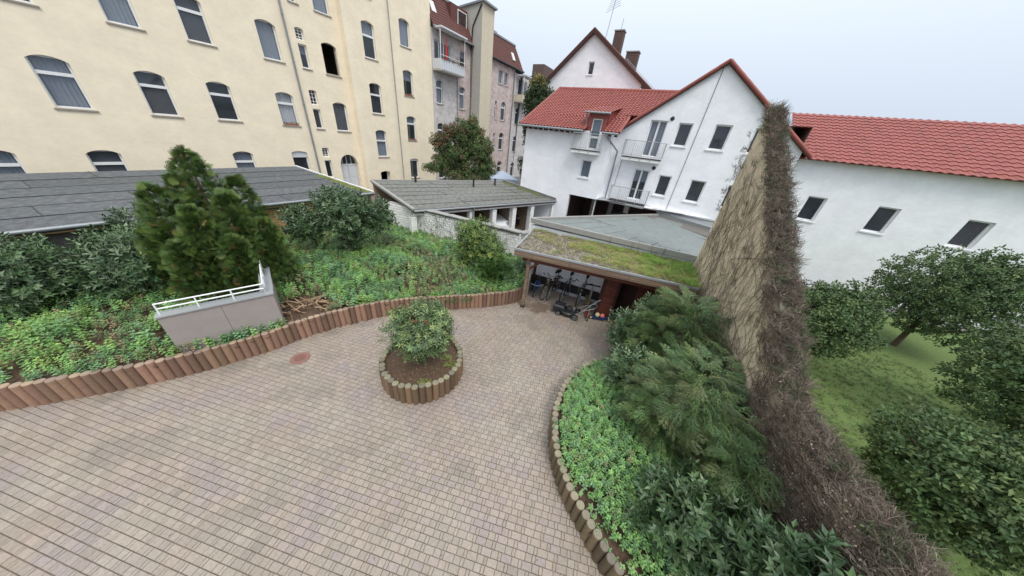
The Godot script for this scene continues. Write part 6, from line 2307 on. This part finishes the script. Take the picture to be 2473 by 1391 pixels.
func shrubs() -> void:
	rng.seed = 1717
	var gloss := [Color(0.05, 0.1, 0.04), Color(0.065, 0.12, 0.045), Color(0.09, 0.15, 0.06), Color(0.05, 0.095, 0.045)]
	var pale := [Color(0.15, 0.21, 0.12), Color(0.12, 0.18, 0.09)]
	# laurels on the bank
	var b := Vector3(-6.65, 0.65, -9.75)
	var o := thing("laurel_tree", "large dark glossy laurel with bare stems before the side garage", "shrub", b)
	stems(o, branchy(b, b + Vector3(0.1, 1.6, 0), 0.06, 9, 1.3))
	crown(o, S.laurel, [[b + Vector3(0.1, 1.7, 0), Vector3(1.0, 0.8, 0.9), 620], [b + Vector3(0.95, 1.5, -0.7), Vector3(0.5, 0.7, 0.5), 210], [b + Vector3(-0.2, 2.05, 0.1), Vector3(0.7, 0.45, 0.6), 170], [b + Vector3(0.1, 0.8, 0), Vector3(0.35, 0.5, 0.35), 70]], gloss + [pale[0]], 0.6, 1.0, 1.6)
	b = Vector3(-7.5, 0.65, -9.45)
	o = thing("laurel_shrub", "smaller leaning laurel beside the large laurel, stem bare below", "shrub", b)
	stems(o, branchy(b, b + Vector3(-0.5, 1.0, 0.05), 0.045, 6, 0.6))
	crown(o, S.laurel, [[b + Vector3(-0.45, 1.15, 0.1), Vector3(0.65, 0.45, 0.6), 300], [b + Vector3(-0.7, 1.5, 0.1), Vector3(0.35, 0.3, 0.35), 90]], gloss + pale, 0.6, 0.95, 1.5)
	# climber-covered bush and low bush at the white wall
	b = Vector3(-1.55, 0.5, -10.1)
	o = thing("climber_bush", "rounded yellow-green climber bush against the white block wall", "shrub", b)
	stems(o, branchy(b, b + Vector3(0, 1.3, 0), 0.05, 8, 0.9))
	crown(o, S.broad, [[b + Vector3(0.05, 1.05, 0), Vector3(0.95, 0.95, 0.8), 950], [b + Vector3(-0.25, 1.6, 0.1), Vector3(0.6, 0.5, 0.6), 330], [b + Vector3(0.5, 0.9, 0.3), Vector3(0.6, 0.7, 0.6), 350]], [Color(0.08, 0.15, 0.03), Color(0.13, 0.2, 0.035), Color(0.06, 0.11, 0.03), Color(0.2, 0.25, 0.06)], 0.4, 0.9, 1.5)
	b = Vector3(-0.85, 0.5, -9.25)
	o = thing("juniper_bush", "low bright green feathery bush in front of the climber bush", "shrub", b)
	stems(o, branchy(b, b + Vector3(0, 0.6, 0), 0.03, 6, 0.5))
	crown(o, S.thuja, [[b + Vector3(0, 0.5, 0), Vector3(0.7, 0.5, 0.6), 900]], [Color(0.08, 0.16, 0.04), Color(0.06, 0.13, 0.035), Color(0.1, 0.18, 0.05)], 0.5, 0.8, 1.3)
	# planter shrub
	b = PLANTER + Vector3(0.03, 0.48, 0)
	o = thing("planter_shrub", "rounded light green shrub growing in the round planter", "shrub", b)
	stems(o, branchy(b, b + Vector3(0, 0.8, 0), 0.035, 12, 0.65), "bark", "stem")
	crown(o, S.broad, [[b + Vector3(0.3, 0.95, 0.1), Vector3(0.48, 0.42, 0.48), 330], [b + Vector3(-0.32, 0.9, 0.12), Vector3(0.46, 0.42, 0.46), 310], [b + Vector3(0.02, 1.05, -0.3), Vector3(0.52, 0.45, 0.42), 290], [b + Vector3(-0.05, 1.3, 0.05), Vector3(0.42, 0.3, 0.42), 190], [b + Vector3(0.1, 0.8, 0.4), Vector3(0.4, 0.35, 0.3), 170], [b + Vector3(0.0, 0.42, 0.0), Vector3(0.26, 0.34, 0.26), 130], [b + Vector3(0.45, 1.25, -0.1), Vector3(0.2, 0.2, 0.2), 40], [b + Vector3(-0.5, 1.15, -0.1), Vector3(0.22, 0.2, 0.22), 40]],
		[Color(0.1, 0.165, 0.07), Color(0.14, 0.21, 0.085), Color(0.18, 0.25, 0.11), Color(0.085, 0.14, 0.065), Color(0.22, 0.28, 0.1)], 0.25, 0.75, 1.15)
	crown(o, S.broad, [[b + Vector3(0.1, 1.25, 0), Vector3(0.5, 0.35, 0.5), 12]], [Color(0.18, 0.08, 0.04), Color(0.25, 0.16, 0.05)], 0.4, 0.6, 0.9)
	# thuja behind the cellar steps
	b = Vector3(-8.4, 0.45, -6.85)
	o = thing("thuja", "broad thuja with browned sprays behind the cellar parapet", "conifer", b)
	stems(o, [[[b, b + UP * 3.6], [0.09, 0.02]], [[b + UP * 0.3, b + Vector3(0.5, 2.4, 0.2)], [0.05, 0.01]], [[b + UP * 0.3, b + Vector3(-0.4, 2.6, 0.3)], [0.05, 0.01]]])
	var xf := []
	var cols := PackedColorArray()
	# upright plumes round the middle, each a small cone of sprays
	for q in [[0.0, 0.0, 3.9, 0.75], [0.75, 0.15, 3.0, 0.6], [0.35, 0.75, 2.7, 0.6], [-0.5, 0.65, 3.1, 0.6], [-0.75, -0.1, 3.2, 0.6], [0.3, -0.7, 3.2, 0.6], [0.95, 0.6, 2.0, 0.5], [0.05, 1.1, 1.9, 0.5], [-0.9, 0.8, 2.1, 0.5], [1.05, -0.3, 2.2, 0.5]]:
		var o2: Vector3 = b + Vector3(q[0], 0, q[1])
		for i in int(800 * q[3] / 0.6):
			var t := pow(rng.randf(), 1.1)
			var a := rv(0, TAU)
			var rad: float = q[3] * sqrt(maxf(1.0 - pow(t, 1.5), 0.0)) * (0.85 + 0.2 * sin(a * 4.0 + t * 14.0))
			var d := Vector3(cos(a), 0, sin(a))
			var p: Vector3 = o2 + UP * (0.1 + t * q[2]) + d * rad * pow(rng.randf(), 0.25)
			xf.append(Transform3D(aim((d * 0.8 + UP * 0.7 + rdir() * 0.35).normalized(), rv(0.8, 1.4)), p))
			cols.append(shade([Color(0.1, 0.17, 0.04), Color(0.08, 0.145, 0.038), Color(0.14, 0.2, 0.045), Color(0.065, 0.12, 0.032)] if rng.randf() > 0.035 else [Color(0.32, 0.22, 0.1), Color(0.22, 0.12, 0.05)]))
	copies("foliage", S.thuja, xf, cols, o).set_meta("kind", "stuff")
	# lower laurels farther along the bank
	var k := 0
	for q in [Vector3(-10.2, 0.5, -6.0), Vector3(-12.0, 0.5, -4.9), Vector3(-11.6, 0.5, -7.4)]:
		o = thing("laurel_shrub", ["round laurel next to the broad thuja, away from the large laurel", "round laurel at the end of the bank along the side garage", "round laurel close to the brick wall of the side garage"][k], "shrub", q, "laurels along the bank")
		stems(o, branchy(q, q + UP * 0.9, 0.05, 8, 0.8))
		crown(o, S.laurel, [[q + UP * 0.95, Vector3(1.1, 0.85, 1.0), 900]], gloss + pale, 0.5, 0.95, 1.45)
		k += 1
	# trees and a hedge in the neighbour's garden behind the gable wall
	k = 0
	for q in [[Vector3(9.6, -0.2, -7.4), 1.5], [Vector3(12.5, -0.2, -4.6), 1.8], [Vector3(8.0, -0.2, -2.6), 1.3], [Vector3(15.5, -0.2, -9.0), 2.0]]:
		o = thing("garden_tree", ["low leafy tree behind the beige gable wall, towards the flat garage", "broad low tree in the middle of the neighbour's lawn", "bushy small tree close behind the low part of the beige wall", "larger leafy tree at the white house wing"][k], "tree", q[0], "trees in the neighbour's garden")
		var r: float = q[1]
		stems(o, branchy(q[0], q[0] + UP * r * 1.2, 0.1, 8, r * 0.8))
		crown(o, S.tree, [[q[0] + UP * r * 1.15, Vector3(r, r * 0.85, r), int(900 * r)], [q[0] + Vector3(r * 0.4, r * 1.5, 0.1), Vector3(r * 0.6, r * 0.6, r * 0.6), int(320 * r)]], [Color(0.06, 0.11, 0.04), Color(0.085, 0.145, 0.05), Color(0.11, 0.16, 0.055)], 0.3, 0.38, 0.62)
		k += 1
	# yews and laurels of the bed by the neighbour's wall
	var yew := [Color(0.08, 0.145, 0.055), Color(0.11, 0.19, 0.07), Color(0.065, 0.115, 0.048), Color(0.15, 0.225, 0.08), Color(0.18, 0.21, 0.1)]
	b = Vector3(4.45, 0.4, -5.75)
	o = thing("yew_bush", "wide feathery yew bush in front of the shed under the carport", "shrub", b)
	stems(o, branchy(b, b + Vector3(0, 1.1, 0), 0.06, 12, 1.0))
	crown(o, S.yew, [[b + Vector3(0, 1.05, 0.05), Vector3(0.95, 0.95, 0.85), 460], [b + Vector3(-0.55, 0.85, 0.3), Vector3(0.6, 0.7, 0.6), 190], [b + Vector3(0.2, 1.6, -0.1), Vector3(0.6, 0.5, 0.6), 110], [b + Vector3(0.45, 0.9, 0.75), Vector3(0.4, 0.7, 0.5), 120]], yew, 0.35, 0.55, 0.95, true, 0.3)
	b = Vector3(3.75, 0.4, -3.75)
	o = thing("yew_bush", "broad feathery yew bush above the nettles and the front laurel", "shrub", b)
	stems(o, branchy(b, b + Vector3(0, 0.9, 0), 0.06, 12, 1.0))
	crown(o, S.yew, [[b + Vector3(0, 0.9, 0), Vector3(0.85, 0.75, 0.8), 430], [b + Vector3(-0.4, 0.75, 0.25), Vector3(0.6, 0.55, 0.6), 200], [b + Vector3(0.4, 1.3, -0.3), Vector3(0.5, 0.45, 0.5), 100], [b + Vector3(0.3, 0.85, 0.6), Vector3(0.5, 0.55, 0.55), 180], [b + Vector3(0.55, 0.8, -0.2), Vector3(0.35, 0.75, 0.75), 190]], yew, 0.3, 0.5, 0.85, true, 0.3)
	b = Vector3(3.45, 0.35, -6.1)
	o = thing("laurel_bush", "upright glossy laurel bush at the paving edge before the carport", "shrub", b)
	stems(o, branchy(b, b + Vector3(0.1, 0.9, 0), 0.04, 8, 0.7))
	crown(o, S.laurel, [[b + Vector3(0, 0.7, 0), Vector3(0.55, 0.75, 0.55), 420], [b + Vector3(0.4, 1.35, -0.15), Vector3(0.35, 0.45, 0.35), 120]], gloss + pale, 0.8, 0.8, 1.15)
	b = Vector3(3.05, 0.35, -4.75)
	o = thing("laurel_bush", "pale tipped laurel bush between the two yews at the bed edge", "shrub", b)
	stems(o, branchy(b, b + Vector3(0, 0.7, 0), 0.035, 7, 0.5))
	crown(o, S.laurel, [[b + Vector3(0, 0.6, 0), Vector3(0.6, 0.55, 0.5), 260]], gloss + pale + pale, 0.7, 0.9, 1.3)
	b = Vector3(3.0, 0.35, -2.0)
	o = thing("laurel_bush", "spreading front laurel with long shiny leaves below the broad yew", "shrub", b)
	stems(o, branchy(b, b + Vector3(0, 0.5, 0), 0.04, 9, 0.7))
	crown(o, S.laurel, [[b + Vector3(0.05, 0.5, 0.05), Vector3(0.8, 0.42, 0.6), 300], [b + Vector3(0.5, 0.55, 0.25), Vector3(0.55, 0.45, 0.55), 150]], gloss + [gloss[2], pale[0], pale[1]], 0.35, 1.05, 1.5)
	# more of the planting along the neighbour's wall towards the eye
	b = Vector3(4.05, 0.35, -2.5)
	o = thing("yew_bush", "small dark yew behind the front laurel, where the wall top turns level", "shrub", b)
	stems(o, branchy(b, b + Vector3(0, 0.9, 0), 0.05, 9, 0.7))
	crown(o, S.yew, [[b + UP * 0.75, Vector3(0.4, 0.6, 0.6), 190]], yew, 0.35, 0.5, 0.8, true, 0.3)
	var kk := 0
	for q in [Vector3(3.55, 0.35, -1.0), Vector3(3.35, 0.35, 0.2)]:
		o = thing("laurel_bush", ["tall laurel against the low garden wall beside the front laurel", "last laurel at the end of the bed against the low garden wall"][kk], "shrub", q)
		stems(o, branchy(q, q + Vector3(0, 0.9, 0), 0.05, 9, 0.7))
		crown(o, S.laurel, [[q + UP * 0.75, Vector3(0.65, 0.75, 0.7), 420], [q + Vector3(0.1, 1.4, 0), Vector3(0.4, 0.4, 0.5), 120]], gloss + [pale[1]], 0.45, 0.95, 1.35)
		kk += 1


func ground_cover() -> void:
	rng.seed = 3131
	var fresh := [Color(0.17, 0.33, 0.095), Color(0.22, 0.39, 0.115), Color(0.12, 0.25, 0.09), Color(0.18, 0.32, 0.15)]
	var dull := [Color(0.17, 0.19, 0.08), Color(0.23, 0.22, 0.1), Color(0.13, 0.16, 0.07), Color(0.3, 0.24, 0.13)]
	var xf := []
	var cols := PackedColorArray()
	var bx := []
	var bc := PackedColorArray()
	var mound := FastNoiseLite.new()
	mound.seed = 5; mound.frequency = 0.5
	for i in 30000:
		var p := Vector2(rv(-14.4, 0.6), rv(-14.2, -2.0))
		if not Geometry2D.is_point_in_polygon(p, BED_LEFT): continue
		if p.x < -8.0 and rng.randf() < 0.45: continue
		# bare patches at the branch heap, under the laurels and along the wall foot
		if Vector2(p.x + 5.95, p.y + 6.1).length() < 0.62: continue
		var g := bed_height(p.x, p.y)
		var d := 9.0
		for k in PAL_LEFT.size() - 1: d = minf(d, Geometry2D.get_closest_point_to_segment(p, PAL_LEFT[k], PAL_LEFT[k + 1]).distance_to(p))
		var m := mound.get_noise_2d(p.x, p.y)
		var wall_d := Geometry2D.get_closest_point_to_segment(p, Vector2(-7.0, -13.95), Vector2(0.08, -11.36)).distance_to(p)
		var h := (0.1 + 0.2 * smoothstep(0.1, 1.3, d) + 0.2 * m * smoothstep(0.3, 1.5, d)) * (0.25 + 0.75 * smoothstep(0.1, 1.4, wall_d))
		var bramble := mound.get_noise_2d(p.x * 0.8 + 40.0, p.y * 0.8) + 0.55 * exp(-pow(Vector2((p.x + 3.0) / 1.5, (p.y + 8.6) / 1.3).length(), 2.0))
		var y := g + h * pow(rng.randf(), 0.4)
		var dir := (UP + rdir() * 0.28).normalized()
		if bramble > 0.25 and rng.randf() < 0.8:
			bx.append(Transform3D(aim((dir + rdir() * 0.5).normalized(), rv(0.5, 0.9)), Vector3(p.x, y + rv(0.0, 0.15), p.y)))
			bc.append(shade(dull + [fresh[2]]))
		else:
			xf.append(Transform3D(aim(dir, rv(0.8, 1.35) * (1.0 + 0.5 * m)), Vector3(p.x, y, p.y)))
			var patch := mound.get_noise_2d(p.x * 1.7 - 90.0, p.y * 1.7)
			cols.append(shade(dull if rng.randf() < 0.07 else ([fresh[1], fresh[0], Color(0.24, 0.36, 0.09)] if patch > 0.15 else ([fresh[2], fresh[3], Color(0.1, 0.2, 0.1)] if patch < -0.2 else fresh))))
	tag(copies("ground_cover", S.nettle, xf, cols), "dense bright green nettles covering the bank behind the reddish edging", "ground cover", "", "stuff")
	tag(copies("bramble_growth", S.broad, bx, bc), "tangled olive and yellowing brambles among the nettles on the bank", "brambles", "", "stuff")
	# shoots trailing over the edging below the climber bush
	var ox := []
	var oc := PackedColorArray()
	for i in 420:
		var t := pow(rng.randf(), 1.4)
		var x := -1.75 + rv(-0.75, 0.75) * (1.0 - 0.3 * t)
		var z := -7.86 - 0.31 * (x + 1.89)
		ox.append(Transform3D(aim((Vector3(0.1, 0.3 - t, 0.8) + rdir() * 0.5).normalized(), rv(0.5, 0.9)), Vector3(x, 0.72 - 0.3 * t + rv(-0.04, 0.04), z - 0.25 + 0.33 * t)))
		oc.append(shade(fresh + [dull[0], dull[1]]))
	tag(copies("trailing_shoots", S.broad, ox, oc), "leafy shoots hanging over the reddish edging behind the round planter", "shoots", "", "stuff")
	xf = []
	cols = PackedColorArray()
	for i in 14000:
		var p := Vector2(rv(1.1, 5.4), rv(-6.6, 0.2))
		if not Geometry2D.is_point_in_polygon(p, BED_RIGHT): continue
		var d := 9.0
		for k in PAL_RIGHT.size() - 1: d = minf(d, Geometry2D.get_closest_point_to_segment(p, PAL_RIGHT[k], PAL_RIGHT[k + 1]).distance_to(p))
		var bare := 0.12 + 0.16 * smoothstep(-3.0, -1.6, p.y)
		if d < bare and rng.randf() < 0.85: continue
		if p.y > -2.3 and d > 0.75 and rng.randf() < 0.7: continue
		if p.x > 3.6 and rng.randf() < 0.6: continue
		var h := 0.06 + 0.2 * smoothstep(0.05, 0.6, d)
		var y := bed_height(p.x, p.y) + h * pow(rng.randf(), 0.5)
		xf.append(Transform3D(aim((UP + rdir() * 0.3).normalized(), rv(0.5, 0.95)), Vector3(p.x, y, p.y)))
		cols.append(shade(fresh + [Color(0.19, 0.34, 0.11)] if rng.randf() > 0.05 else dull))
	tag(copies("ground_cover", S.nettle, xf, cols), "bright green leafy ground cover inside the olive brown edging", "ground cover", "", "stuff")
	# dry litter on the bare rims of both beds
	var lt := MB.new()
	for i in 2600:
		var right := i % 2 == 0
		var p := Vector2(rv(1.2, 4.2), rv(-6.0, 0.0)) if right else Vector2(rv(-7.2, 0.4), rv(-9.6, -4.6))
		if not Geometry2D.is_point_in_polygon(p, BED_RIGHT if right else BED_LEFT): continue
		lt.col = [lin(132, 98, 66), lin(90, 70, 52), lin(160, 136, 100), lin(70, 52, 40)][rng.randi() % 4]
		lt.leaf(Vector3(p.x, bed_height(p.x, p.y) + 0.02, p.y), (rdir() * Vector3(1, 0.35, 1)).normalized(), UP, rv(0.03, 0.1), rv(0.008, 0.03), 0.1)
	tag(obj("leaf_litter", lt, M["leaf_dull"]), "brown dry stalks and leaves on the bare soil of the beds", "leaves", "", "stuff")


func roof_growth() -> void:
	rng.seed = 616
	var xf := []
	var cols := PackedColorArray()
	var sx := []
	var sc := PackedColorArray()
	var nz := FastNoiseLite.new()
	nz.seed = 9; nz.frequency = 0.9
	var yel := [Color(0.3, 0.32, 0.09), Color(0.36, 0.34, 0.12), Color(0.38, 0.29, 0.14), Color(0.22, 0.3, 0.07)]
	var grn := [Color(0.2, 0.33, 0.05), Color(0.25, 0.4, 0.06), Color(0.15, 0.26, 0.05)]
	var dry := [Color(0.26, 0.22, 0.15), Color(0.2, 0.17, 0.12), Color(0.3, 0.25, 0.17), Color(0.16, 0.15, 0.1)]
	for i in 15000:
		var s := rng.randf()
		var t := rng.randf()
		var p: Vector3 = CP.FL.lerp(CP.FR, s).lerp(CP.BL.lerp(CP.BR, s), t) + UP * 0.02
		var v := nz.get_noise_2d(p.x * 1.3, p.z * 1.3)
		# lush at the far wall and the neighbour's end, thin and dry near the front edge
		var lush := 1.0 * s + 0.5 * t - 0.55 + v * 0.75
		var keep := clampf(0.38 + lush * 0.85, 0.2, 0.97)
		if rng.randf() > keep: continue
		var pal := grn if lush > 0.55 + rv(-0.3, 0.3) else (yel if lush > 0.0 + rv(-0.25, 0.25) else dry)
		xf.append(Transform3D(aim((UP + rdir() * 0.3).normalized(), rv(0.5, 0.85) + 0.5 * clampf(lush, 0, 1)), p))
		cols.append(shade(pal))
	tag(copies("roof_grass", S.grass, xf, cols), "yellow-green grass and moss growing over the carport roof", "grass", "", "stuff")
	# mossy crumbs between the grass
	var cr := MB.new()
	for i in 2600:
		var s := rng.randf()
		var t := rng.randf()
		var p: Vector3 = CP.FL.lerp(CP.FR, s).lerp(CP.BL.lerp(CP.BR, s), t) + UP * 0.022
		cr.col = [lin(120, 112, 98), lin(96, 86, 70), lin(150, 140, 124), lin(118, 70, 56), lin(110, 116, 64)][rng.randi() % 5]
		cr.leaf(p, (rdir() * Vector3(1, 0.4, 1)).normalized(), UP, rv(0.02, 0.05), rv(0.015, 0.04), 0.0)
	tag(obj("roof_litter", cr, M["leaf_dull"]), "grey and reddish crumbs of moss on the carport roof", "moss", "", "stuff")
	# tall dry weeds at the far edge
	for k in 6:
		var s: float = [0.52, 0.66, 0.7, 0.78, 0.8, 0.84][k]
		var p: Vector3 = CP.FL.lerp(CP.FR, s).lerp(CP.BL.lerp(CP.BR, s), 0.93) + UP * 0.02
		var w := thing("dry_weed", "tall dry brown weed stalk rising from the carport roof", "weed", p, "dry weeds on the carport roof")
		var st := MB.new()
		var top := p + Vector3(rv(-0.12, 0.12), rv(0.35, 0.6), rv(-0.1, 0.1))
		st.tube([p, p.lerp(top, 0.5) + rdir() * 0.02, top], [0.006, 0.004, 0.002], 4)
		obj("stem", st, M["twig"], w)
		var lv := MB.new()
		lv.col = lin(120, 84, 64)
		for i in 16: lv.leaf(p.lerp(top, rv(0.3, 1.0)), (rdir() + UP * 0.5).normalized(), rdir(), rv(0.03, 0.07), 0.014)
		obj("leaves", lv, M["leaf_dull"], w)


func lawn_grass() -> void:
	rng.seed = 303
	var xf := []
	var cols := PackedColorArray()
	for i in 9000:
		var r := sqrt(rng.randf()) * 11.0
		var a := rv(-1.3, 0.9)
		var p := Vector3(4.6 + cos(a) * r, -0.16, -3.0 + sin(a) * r)
		if (p - IVY_A).dot(IVY_N) > -0.5: continue
		xf.append(Transform3D(aim((UP + rdir() * 0.3).normalized(), rv(0.7, 1.4)), p))
		cols.append(shade([Color(0.12, 0.19, 0.05), Color(0.16, 0.22, 0.06), Color(0.2, 0.2, 0.09), Color(0.09, 0.15, 0.045)]))
	tag(copies("lawn_grass", S.grass, xf, cols), "uneven grass of the neighbour's lawn behind the gable wall", "grass", "", "stuff")


func vines() -> void:
	rng.seed = 2727
	# bare climber on the gable wall: long wandering stems, then matted tangles above and towards the eye
	var root := thing("dry_climber", "leafless brown climber matted over the neighbour's beige gable wall", "climber", IVY_A + IVY_D * 3)
	var st := MB.new()
	for i in 680:
		var u := rv(0.1, 8.0)
		var v := rv(0.2, 4.6)
		var pts := []
		var rad := []
		var a := rv(-0.6, 0.6)
		var n := 18 + rng.randi() % 14
		var r := rv(0.0022, 0.0055)
		for k in n:
			if v > ivy_top(u) - 0.05 or u < 0.06: break
			pts.append(IVY_A + IVY_D * u + UP * v + IVY_N * rv(0.012, 0.035))
			rad.append(r * (1.0 - 0.8 * k / n))
			a += rv(-0.55, 0.55)
			a = clampf(a, -1.3, 1.3)
			u += sin(a) * 0.1
			v += cos(a) * 0.12
		if pts.size() > 2:
			st.col = [lin(112, 96, 84), lin(140, 122, 106), lin(90, 77, 68)][i % 3]
			st.tube(pts, rad, 4, false)
	obj("stems", st, M["leaf_dull"], root)
	var xf := []
	var cols := PackedColorArray()
	for i in 14000:
		var u := rv(0.0, 9.5)
		var v := rv(0.3, 6.9)
		if v > ivy_top(u) + 0.04: continue
		# thick along the top and towards the eye, thin on the lower far part
		var thick := clampf((v - 4.9) * 0.4 + (u - 1.9) * 0.42, 0.0, 1.0)
		if rng.randf() > thick * 1.05 + 0.012: continue
		var off := rv(0.0, 0.03 + 0.22 * thick)
		var y := (UP + IVY_D * rv(-0.7, 0.7) + IVY_N * rv(0.0, 0.5 * thick)).normalized()
		var z := (IVY_N - y * IVY_N.dot(y)).normalized()
		var s := rv(0.5, 0.95)
		xf.append(Transform3D(Basis(y.cross(z) * s, y * s, z * s), IVY_A + IVY_D * u + UP * v + IVY_N * off))
		cols.append(shade([Color(0.17, 0.13, 0.1), Color(0.24, 0.19, 0.15), Color(0.12, 0.09, 0.07), Color(0.3, 0.25, 0.2)]))
	# fringe hanging out round the far corner
	for i in 45:
		var v := rv(3.8, 6.3)
		var t := clampf((v - 3.4) / 2.6, 0.1, 1.0)
		if rng.randf() > t: continue
		var p := IVY_A - IVY_D * rv(-0.1, 0.14 * t) + UP * v + IVY_N * rv(-0.1, 0.2)
		xf.append(Transform3D(aim((UP + rdir() * 0.8 - IVY_D * 0.3).normalized(), rv(0.4, 0.75)), p))
		cols.append(shade([Color(0.11, 0.08, 0.055), Color(0.08, 0.06, 0.045)]))
	# a mat of stems lying over the coping
	for i in 2600:
		var u := rv(0.0, 11.0)
		var p := IVY_A + IVY_D * u + UP * (ivy_top(u) + rv(0.02, 0.09)) - IVY_N * rv(-0.08, 0.3)
		xf.append(Transform3D(aim((IVY_D * rv(-1, 1) + UP * 0.25 + IVY_N * rv(-0.8, 0.8)).normalized(), rv(0.5, 0.95)), p))
		cols.append(shade([Color(0.17, 0.13, 0.1), Color(0.24, 0.19, 0.15), Color(0.12, 0.09, 0.07)] if rng.randf() > 0.15 else [Color(0.1, 0.13, 0.06)]))
	copies("foliage", S.tangle, xf, cols, root).set_meta("kind", "stuff")
	# thin stems on the white block wall
	var wv := thing("wall_climber", "thin bare climber stems spread over the white block wall", "climber", Vector3(-3, 0.5, -12.4))
	var ws := MB.new()
	var a0 := Vector3(-7.0, 0, -13.95)
	var b0 := Vector3(0.08, 0, -11.36)
	var e := (b0 - a0).normalized()
	var n0 := Vector3(-e.z, 0, e.x)
	if n0.z < 0: n0 = -n0
	for i in 90:
		var u := rv(2.2, 7.3)
		var v := rv(0.5, 1.2) if i % 3 else 1.86
		var dn := 1.0 if i % 3 else -1.0
		var pts := []
		var rad := []
		var q := rv(-0.7, 0.7)
		var r := rv(0.003, 0.006)
		for k in 12:
			if v > 1.87 or v < 0.4 or u > 7.45 or u < 2.0: break
			pts.append(a0 + e * u + UP * v + n0 * rv(0.02, 0.035))
			rad.append(r * (1.0 - 0.06 * k))
			q = clampf(q + rv(-0.7, 0.7), -1.4, 1.4)
			u += sin(q) * 0.1
			v += cos(q) * 0.11 * dn
		if pts.size() > 2:
			ws.col = lin(92, 82, 72)
			ws.tube(pts, rad, 3, false)
	obj("stems", ws, M["leaf_dull"], wv)
	var wx := []
	var wc := PackedColorArray()
	for i in 110:
		var u := rv(2.0, 3.9) if i % 2 else rv(3.9, 7.2)
		wx.append(Transform3D(aim((UP + rdir() * 0.7).normalized(), rv(0.35, 0.7)), a0 + e * u + UP * (0.55 + 0.7 * pow(rng.randf(), 2.0)) + n0 * rv(0.03, 0.12)))
		wc.append(shade([Color(0.1, 0.17, 0.04), Color(0.16, 0.2, 0.06)]))
	copies("foliage", S.broad, wx, wc, wv).set_meta("kind", "stuff")
